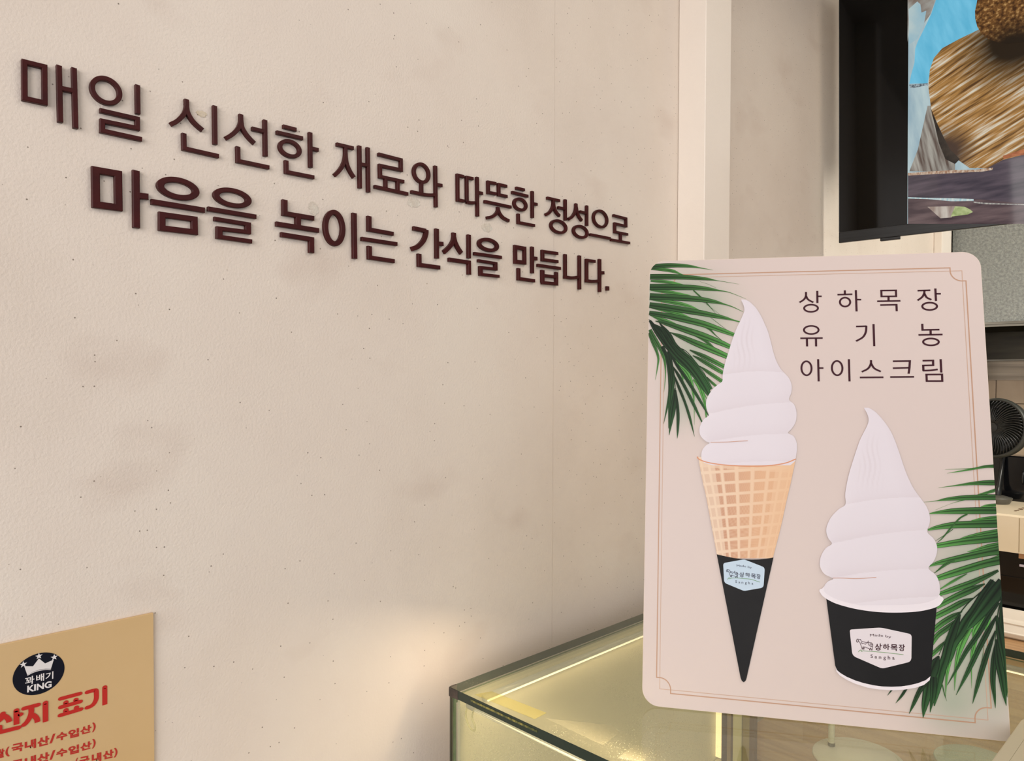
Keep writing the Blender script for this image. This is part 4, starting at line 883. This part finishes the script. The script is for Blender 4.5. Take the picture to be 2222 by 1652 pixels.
leaves(F8, [[(960, 0, 70), (850, 170, 100), (740, 350, 110), (640, 500, 130), (560, 640, 110), (480, 760, 100), (440, 900, 90), (410, 1000, 30)],
 [(1090, 20, 150), (980, 170, 170), (880, 300, 150), (780, 420, 110), (700, 520, 80), (640, 590, 10)], [(560, 400, 30), (500, 560, 90), (430, 760, 100), (390, 920, 100), (330, 1100, 110), (290, 1300, 80), (255, 1500, 10)],
 [(310, 900, 20), (260, 1010, 120), (200, 1180, 130), (170, 1350, 105), (140, 1500, 70), (122, 1640, 5)], [(250, 1150, 80), (240, 1350, 70), (205, 1575, 5)], [(150, 1220, 60), (80, 1320, 55), (10, 1470, 40), (-45, 1591, 4)],
 [(-60, 1260, 30), (-130, 1370, 30), (-205, 1465, 3)], [(-240, 1290, 25), (-303, 1372, 3)],
 [(1020, 260, 40), (900, 430, 60), (780, 640, 60), (640, 840, 50), (520, 1060, 30), (410, 1250, 4)], [(1000, 420, 20), (900, 600, 60), (780, 830, 60), (660, 1080, 50), (515, 1368, 4)],
 [(985, 600, 15), (900, 830, 55), (820, 1080, 60), (760, 1290, 40), (712, 1470, 4)], [(985, 740, 10), (965, 950, 60), (955, 1200, 60), (975, 1400, 30), (985, 1525, 3)],
 [(1070, 200, 40), (1070, 450, 80), (1075, 700, 70), (1120, 1000, 40), (1150, 1190, 10)], [(1000, 420, 30), (1050, 700, 90), (1090, 950, 60), (1110, 1200, 50), (1125, 1395, 4)],
 [(990, 700, 20), (1020, 950, 80), (1060, 1150, 80), (1090, 1350, 50), (1115, 1497, 4)]], 0.0, 0.3)
leaves(F8, [[(350, 1240, 15), (375, 1350, 12), (403, 1440, 2)], [(850, 770, 4), (835, 880, 5), (812, 1000, 2)]], 0.1, thin=True)
leaves(F8, [[(960, -10, 14), (820, 130, 14), (640, 290, 13), (480, 520, 12), (310, 890, 8)], [(1085, 160, 14), (1020, 360, 13), (980, 720, 8)]], 0.0, 0.75, name='palm_stem')

# printed ice creams: rows between a left and a right outline
def rows(g, T, Lp, Rp, step, ncol, h, shade, y0=None, y1=None, sag=0.0):
    Lp = np.array(Lp, float); Rp = np.array(Rp, float)
    y0 = max(Lp[0, 1], Rp[0, 1]) if y0 is None else y0; y1 = min(Lp[-1, 1], Rp[-1, 1]) if y1 is None else y1
    # smooth outlines
    Ls = np.array(catmull(Lp, 5)); Rs = np.array(catmull(Rp, 5))
    ys = np.arange(y0, y1+1e-6, step); V = []; Cc = []
    fl = lambda A, y: np.interp(y, np.maximum.accumulate(A[:, 1]), A[:, 0])
    for y in ys:
        a, b = fl(Ls, y), fl(Rs, y)
        for i in range(ncol+1):
            s_ = i/ncol; u, v = T((a+(b-a)*s_, y+sag*4*s_*(1-s_))); V.append(PP.P(u, v, h)); Cc.append(shade(s_, y, a, b))
    n = ncol+1
    g.add(V, [(j*n+i, j*n+i+1, (j+1)*n+i+1, (j+1)*n+i) for j in range(len(ys)-1) for i in range(ncol)], Cc)
ic = np.array(lin(217, 210, 218)[:3]); icd = np.array(lin(192, 178, 184)[:3]); icw = np.array(lin(230, 225, 233)[:3])
def ice_shade(creases, ribs):
    def f(s_, y, a, b):
        x = a+(b-a)*s_; k = 0.0
        for (xa, ya, xb, yb, wd, st_, fade) in creases:
            if xb > xa: t = (x-xa)/(xb-xa)
            else: continue
            if t < -0.05 or t > 1.1: continue
            yc = ya+(yb-ya)*t+(-18*math.sin(math.pi*min(max(t, 0), 1))); d = y-yc
            if d < 0: k += 0.62*st_*math.exp(d/wd)*(1-fade*min(max(t, 0), 1))
            else: k -= 0.12*math.exp(-d/(wd*0.8))*(1-fade*min(max(t, 0), 1))
        if ribs[0] < y < ribs[1] and 0.08 < s_ < 0.62:
            k += 0.30*max(0, math.sin(x*0.16+math.sin(y*0.02)*2))*math.sin(math.pi*(s_-0.08)/0.54)*math.sin(math.pi*(y-ribs[0])/(ribs[1]-ribs[0]))
        k += 0.30*math.exp(-s_*14)*-0.5+0.22*max(0, (s_-0.75))*2
        k = min(max(k, -0.5), 1.2)
        return ic*(1-k)+icd*k if k > 0 else ic*(1+k)+icw*(-k)
    return f
def I1(p): return PP.uv(1380+p[0]*.27836, 540+p[1]*.27836)
L1 = [(820, 398), (822, 410), (832, 430), (842, 460), (843, 490), (832, 520), (812, 565), (785, 620), (760, 685), (738, 750), (717, 820), (698, 880), (681, 950), (674, 1000), (672, 1035), (640, 1060), (600, 1095), (562, 1150), (546, 1200), (550, 1250), (567, 1300), (530, 1330), (503, 1375), (494, 1420), (506, 1465), (545, 1503), (575, 1515), (545, 1535), (517, 1570), (509, 1610), (512, 1640), (530, 1668), (600, 1690)]
R1 = [(835, 398), (855, 402), (882, 415), (905, 435), (938, 470), (975, 530), (1003, 590), (1028, 650), (1050, 730), (1070, 810), (1090, 870), (1120, 930), (1150, 965), (1190, 1010), (1212, 1065), (1210, 1120), (1192, 1178), (1228, 1212), (1247, 1260), (1250, 1310), (1240, 1360), (1212, 1405), (1184, 1438), (1226, 1462), (1250, 1510), (1254, 1560), (1246, 1620), (1242, 1650), (1225, 1670), (1200, 1690)]
M_ice = vcol('ice_cream_print', 0.42, 0.3)
h5 = hl[0]+0.0001
g = G()
rows(g, I1, L1, R1, 4, 40, h5, ice_shade([(670, 985, 1160, 968, 40, 0.42, 0.2), (565, 1290, 1190, 1200, 60, 0.50, 0.5), (575, 1508, 1185, 1445, 60, 0.5, 0.5), (520, 1700, 1240, 1660, 30, 0.3, 0.2)], (520, 975)))
# lower lip of the swirl inside the cone
T1b = [(530, 1668), (560, 1680), (620, 1692)]
g.build('printed_swirl', M_ice, po, smooth=True, label='printed white soft ice cream swirl on the cone')
def I3(p): return PP.uv(1480+p[0]*.17554, 960+p[1]*.17554)
def I4(p): return PP.uv(1480+p[0]*.19367, 1180+p[1]*.19367)
lc = np.array(lin(222, 184, 148)[:3]); lc2 = np.array(lin(226, 202, 178)[:3]); dc = np.array(lin(184, 132, 106)[:3]); dc2 = np.array(lin(212, 166, 130)[:3])
def waffle(s_, y, a, b):
    t = (y-200)/1200; x = a+(b-a)*s_
    e = abs(s_-0.5)*2; cols = 9.0
    ang = math.asin(max(-0.999, min(0.999, (s_-0.5)*2)))/math.pi+0.5
    cu_ = (ang*cols+0.15) % 1.0; cvv = ((y-345-75*(0.5-s_))/140.0) % 1.0
    edge = min(cu_, 1-cu_, )*1.0; ev_ = min(cvv, 1-cvv)
    k = min(1, max(0, (min(edge, ev_)-0.10)/0.05))
    if y < 345-75*(0.5-s_): k *= 0.35
    d_ = dc*(1-min(1, s_*1.5))+dc2*min(1, s_*1.5)
    l_ = lc2*(1-s_)+lc*s_
    if s_ < 0.16: d_ = d_*0.35+lc2*0.65
    if s_ > 0.8: k *= 0.45
    k *= 0.85+0.15*math.sin(x*0.9)*math.sin(y*0.8)
    return l_*(1-k)+d_*k
g = G(); h6 = h5-0.00006
rows(g, I3, [(185, 178), (205, 215), (222, 320), (262, 520), (300, 690), (365, 1040), (432, 1400), (440, 1440)], [(1408, 178), (1402, 215), (1378, 330), (1335, 530), (1290, 720), (1215, 1060), (1128, 1400), (1120, 1440)], 7, 110, h6, waffle, 182, 1436)
g.build('printed_cone', M_ice, po, smooth=True, label='printed golden waffle cone')
g = G(); P = catmull([np.array(I3(p)) for p in [(185, 180), (215, 215), (320, 252), (480, 278), (700, 294), (900, 298), (1100, 288), (1280, 258), (1405, 208)]], 5)
stroke(g, PP, P, .0014, .0014, h5+.00005, h5+.00005); g.build('cone_rim', mat('cone_rim_print', (206, 138, 98), 0.45), po)
# reveal of cone behind the swirl: curved bottom of the ice cream
g = G(); h7 = h5+0.0001
sl = [(388, 120)]+[(520, 150), (620, 168), (700, 177), (780, 180), (860, 178), (940, 170), (1022, 155)]+[(722, 1500), (712, 1532), (690, 1552), (668, 1535), (655, 1505)]
flat(g, PP, [I4(p) for p in sl], h7); g.build('cone_sleeve', M_blackprint, po, label='printed black paper cone sleeve')
def hexlabel(T, pts, m, hh, name='maker_label'):
    out = []; n = len(pts)
    for i, (x, y, r) in enumerate(pts):
        p = np.array([x, y], float); a = np.array(pts[i-1][:2], float)-p; b = np.array(pts[(i+1) % n][:2], float)-p
        a = p+a/np.linalg.norm(a)*r; b = p+b/np.linalg.norm(b)*r
        for t in np.linspace(0, 1, 6): out.append(T(tuple((1-t)**2*a+2*t*(1-t)*p+t*t*b)))
    g = G(); flat(g, PP, out, hh); return g.build(name, m, po)
def I7(p): return PP.uv(1540+p[0]*.072, 1200+p[1]*.072)
def I8(p): return PP.uv(1820+p[0]*.08101, 1350+p[1]*.08101)
lab7 = hexlabel(I7, [(1030, 195, 60), (1655, 440, 90), (1615, 1045, 90), (1030, 1148, 60), (432, 900, 90), (402, 310, 70)], mat('blue_glow_label', (184, 204, 222), 0.45), h7+.0002)  # bluish reflected glow is put into this label's print colour
def label_art(T, par, hh, ink, cow, hill, hillw, by, sang, kor):
    g = G()
    for s_, q4 in kor: text_in(g, PP, s_, [T(p) for p in q4], hh, 0.022)
    text_in(g, PP, 'Made by', [T(p) for p in by], hh, 0.0, arc=0.22)
    for s_, q4 in sang: text_in(g, PP, s_, [T(p) for p in q4], hh, 0.006)
    g.build('label_lettering', ink, par)
    g = G()
    for pl_, cl_ in cow:
        P = [np.array(T(p)) for p in pl_]; P = catmull(P, 4); stroke(g, PP, P, .0006, .0006, hh, hh)
    g.build('cow_drawing', ink, par)
    g = G(); stroke(g, PP, catmull([np.array(T(p)) for p in hill], 4), hillw, hillw, hh, hh); g.build('grass_line', mat('green_ink', (92, 142, 74), 0.5), par)
cow8 = [([(480, 450), (462, 500), (480, 540), (540, 525), (590, 640), (620, 725), (640, 650), (660, 730), (680, 660), (740, 690), (800, 705), (820, 750), (840, 690), (875, 755), (885, 680), (885, 655)], 0), ([(480, 450), (560, 465), (600, 510), (680, 535), (770, 545), (850, 550), (890, 580), (900, 630), (870, 655), (800, 620), (770, 560), (770, 520), (790, 500)], 0),
 ([(600, 530), (610, 575), (650, 570), (700, 590), (730, 560)], 0), ([(820, 575), (860, 580), (880, 610), (840, 610), (815, 590)], 0), ([(490, 470), (520, 490), (495, 515)], 0), ([(560, 470), (580, 460)], 0)]
label_args = [M_brownink]
kor8 = [('상', [(955, 575), (1140, 570), (1135, 760), (950, 755)]), ('하', [(1165, 580), (1350, 585), (1350, 745), (1160, 740)]), ('목', [(1375, 590), (1560, 595), (1560, 775), (1375, 770)]), ('장', [(1590, 590), (1755, 595), (1755, 780), (1590, 770)])]
lab8 = hexlabel(I8, [(1110, 145, 90), (1940, 325, 90), (1930, 1055, 110), (1150, 1245, 80), (355, 900, 110), (282, 200, 60)], mat('pale_mauve_label', (216, 208, 214), 0.45), h7+.0002)
def sangha(xs, ys, hgt, wd):
    out = []
    for ch_, x, y, tall in zip('Sangha', xs, ys, (1.2, .8, .8, .8, 1.3, .8)):
        t = hgt*tall; dy = hgt*0.25 if ch_ == 'g' else 0
        out.append((ch_, [(x, y-t), (x+wd, y-t+2), (x+wd, y+2+dy*1.6), (x, y+dy*1.6)]))
    return out
label_art(I8, lab8, h7+.0004, M_brownink, cow8, [(512, 798), (555, 755), (590, 745), (600, 785), (640, 765), (720, 775), (900, 785), (1200, 812), (1450, 838), (1720, 872)], .0006,
          [(820, 300), (1390, 350), (1385, 430), (830, 385)], sangha([840, 950, 1062, 1185, 1300, 1420], [955, 968, 980, 990, 998, 1000], 78, 62), kor8)
def t78(p): # cup label to cone label
    x = 500+(p[0]-462)*(850-500)/(905-462); y = 500+(p[1]-450)*(740-500)/(755-450)+(p[0]-462)*0.02; return (x, y)
cow7 = [([t78(p) for p in pl_], 0) for pl_, _ in cow8]
kor7 = [('상', [(888, 575), (1040, 590), (1030, 745), (885, 715)]), ('하', [(1070, 592), (1215, 610), (1210, 735), (1065, 715)]), ('목', [(1240, 612), (1385, 635), (1380, 780), (1235, 755)]), ('장', [(1405, 625), (1530, 655), (1525, 800), (1400, 770)])]
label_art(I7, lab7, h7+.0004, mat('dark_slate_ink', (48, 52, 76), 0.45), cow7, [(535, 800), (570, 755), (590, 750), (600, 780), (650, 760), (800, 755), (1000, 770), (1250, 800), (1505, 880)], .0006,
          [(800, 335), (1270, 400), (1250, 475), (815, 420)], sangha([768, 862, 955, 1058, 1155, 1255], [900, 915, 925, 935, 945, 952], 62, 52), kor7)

# cup
def I6(p): return PP.uv(1750+p[0]*.2615, 1220+p[1]*.2615)
def I5(p): return PP.uv(1750+p[0]*.27847, 860+p[1]*.27847)
M_cupw = mat('cup_white_print', (226, 219, 226), 0.42)
g = G(); flat(g, PP, [I6(p) for p in [(240, 880), (245, 905), (275, 940), (330, 975), (400, 1008), (500, 1040), (600, 1056), (700, 1062), (800, 1058), (900, 1042), (970, 1018), (1018, 978), (1025, 940), (800, 900), (400, 900)]], h5+.00012); g.build('cup_foot', M_cupw, po)
g = G(); flat(g, PP, [I6(p) for p in [(160, 290), (300, 330), (600, 380), (900, 380), (1077, 360), (1025, 945), (985, 978), (920, 1003), (850, 1020), (780, 1030), (700, 1033), (620, 1030), (550, 1020), (470, 1002), (400, 980), (330, 950), (280, 920), (250, 895), (235, 855)]], h5+.0002); g.build('cup_wall', M_blackprint, po, label='printed black paper cup')
# back rim, swirl, front rim
g = G(); flat(g, PP, [I6(p) for p in [(120, 225), (150, 195), (300, 170), (900, 200), (1085, 262), (1108, 282), (1118, 318), (1100, 345), (1040, 372), (800, 395), (500, 390), (250, 320), (150, 280), (122, 250)]], h5+.0003); g.build('cup_rim', M_cupw, po)
L2 = [(445, 90), (448, 102), (465, 130), (478, 165), (480, 195), (468, 235), (440, 290), (411, 350), (380, 440), (351, 530), (325, 620), (308, 700), (298, 770), (300, 845), (250, 880), (192, 940), (157, 1010), (152, 1060), (168, 1110), (195, 1150), (150, 1182), (115, 1235), (101, 1290), (107, 1340), (140, 1388), (205, 1422), (165, 1442), (138, 1475), (135, 1510), (150, 1545), (200, 1575), (300, 1610), (430, 1630)]
R2 = [(460, 90), (478, 92), (505, 105), (545, 135), (602, 200), (652, 275), (690, 360), (725, 460), (758, 560), (790, 640), (830, 720), (880, 790), (930, 860), (955, 930), (955, 990), (937, 1058), (984, 1108), (1010, 1160), (1011, 1220), (986, 1288), (946, 1340), (1000, 1390), (1027, 1445), (1035, 1505), (1030, 1545), (1000, 1580), (900, 1612), (700, 1630)]
g = G(); rows(g, I5, L2, R2, 5, 40, h5+.0004, ice_shade([(298, 845, 900, 790, 45, 0.42, 0.2), (195, 1148, 940, 1040, 60, 0.5, 0.5), (205, 1415, 945, 1345, 55, 0.5, 0.5), (150, 1650, 1040, 1560, 45, 0.35, 0.0)], (260, 780)), 92, 1628)
g.build('printed_swirl', M_ice, po, smooth=True, label='printed white soft ice cream swirl in the cup')
g = G(); P = [np.array(I6(p)) for p in [(122, 238), (150, 275), (230, 320), (330, 352), (450, 378), (600, 396), (750, 400), (900, 392), (1010, 372), (1080, 345), (1112, 305)]]
stroke(g, PP, catmull(P, 5), .0052, .0052, h5+.0006, h5+.0006, round_caps=True); g.build('cup_rim', M_cupw, po)
for T, pl_ in ((I1, [(580, 1511), (640, 1510), (720, 1508), (800, 1503), (870, 1499)]), (I5, [(200, 1417), (280, 1417), (370, 1421), (450, 1418), (540, 1412)])):
    g = G(); stroke(g, PP, catmull([np.array(T(p)) for p in pl_], 4), .0007, .0007, h5+.00065, h5+.00065)
    g.build('crease_line', mat('crease_brown', (190, 140, 112), 0.5), po)
hexs = [o for o in po.children if o.name.startswith(('maker_label', 'label_lettering', 'cow_drawing', 'grass_line'))]
# folding strut behind the board
su = PW*0.55
a_ = PP.P(su, PH*0.35, -0.0045); b_ = PP.P(su, PH, -0.0045)+np.array([-pn[0], -pn[1], 0])*0.10; b_[2] = H+0.002
e = pa*0.02
G().hexa([a_-e, a_+e, b_+e, b_-e]+[p+pn*0.002 for p in (a_-e, a_+e, b_+e, b_-e)]).build('rear_strut', M_edge, po)

# ------------------------------------------------------------------ frosted lid at the lower right
hl_ = H+0.022
c1 = atZ(2221, 1556, hl_); c2 = atZ(2140, 1668, hl_)
ea = (c2-c1); ea[2] = 0; ea /= np.linalg.norm(ea); eb = np.cross([0, 0, 1.], ea); 
if eb@rt < 0: eb = -eb
c1 = c1-ea*0.004
LP = Plane(c1, eb, ea, (0, 0, 1))
def lp(d, hh, r=0.016, Lx=0.20, Ly=0.26):
    pts = []
    for cx_, cy_, a0 in ((Lx-r, Ly-r, 0), (r, Ly-r, 90), (r, r, 180), (Lx-r, r, 270)):
        for k in range(7):
            a = math.radians(a0+15*k); q_ = max(r-d, 0.003); pts.append(tuple(LP.P(cx_+q_*math.cos(a), cy_+q_*math.sin(a), hh)))
    return pts
M_frost = glass('frosted_plastic', (0.82, 0.80, 0.72, 1), 0.78, (206, 196, 170), 1.45, 0.25)
lid = empty('plastic_tub', tuple(LP.P(0.1, 0.13, -0.0215)), 'frosted beige plastic tub lid on the glass, in front of the poster corner', 'tub')
g = loft(G(), [lp(0.004, -0.0213), lp(0.002, -0.008), lp(0.0, -0.007), lp(0.0, -0.0005), lp(0.001, 0.0), lp(0.0125, 0.0), lp(0.0135, -0.0012), lp(0.0145, -0.0012), lp(0.0155, 0.0)], cap0=True, cap1=True)
g.build('lid_shell', M_frost, lid)
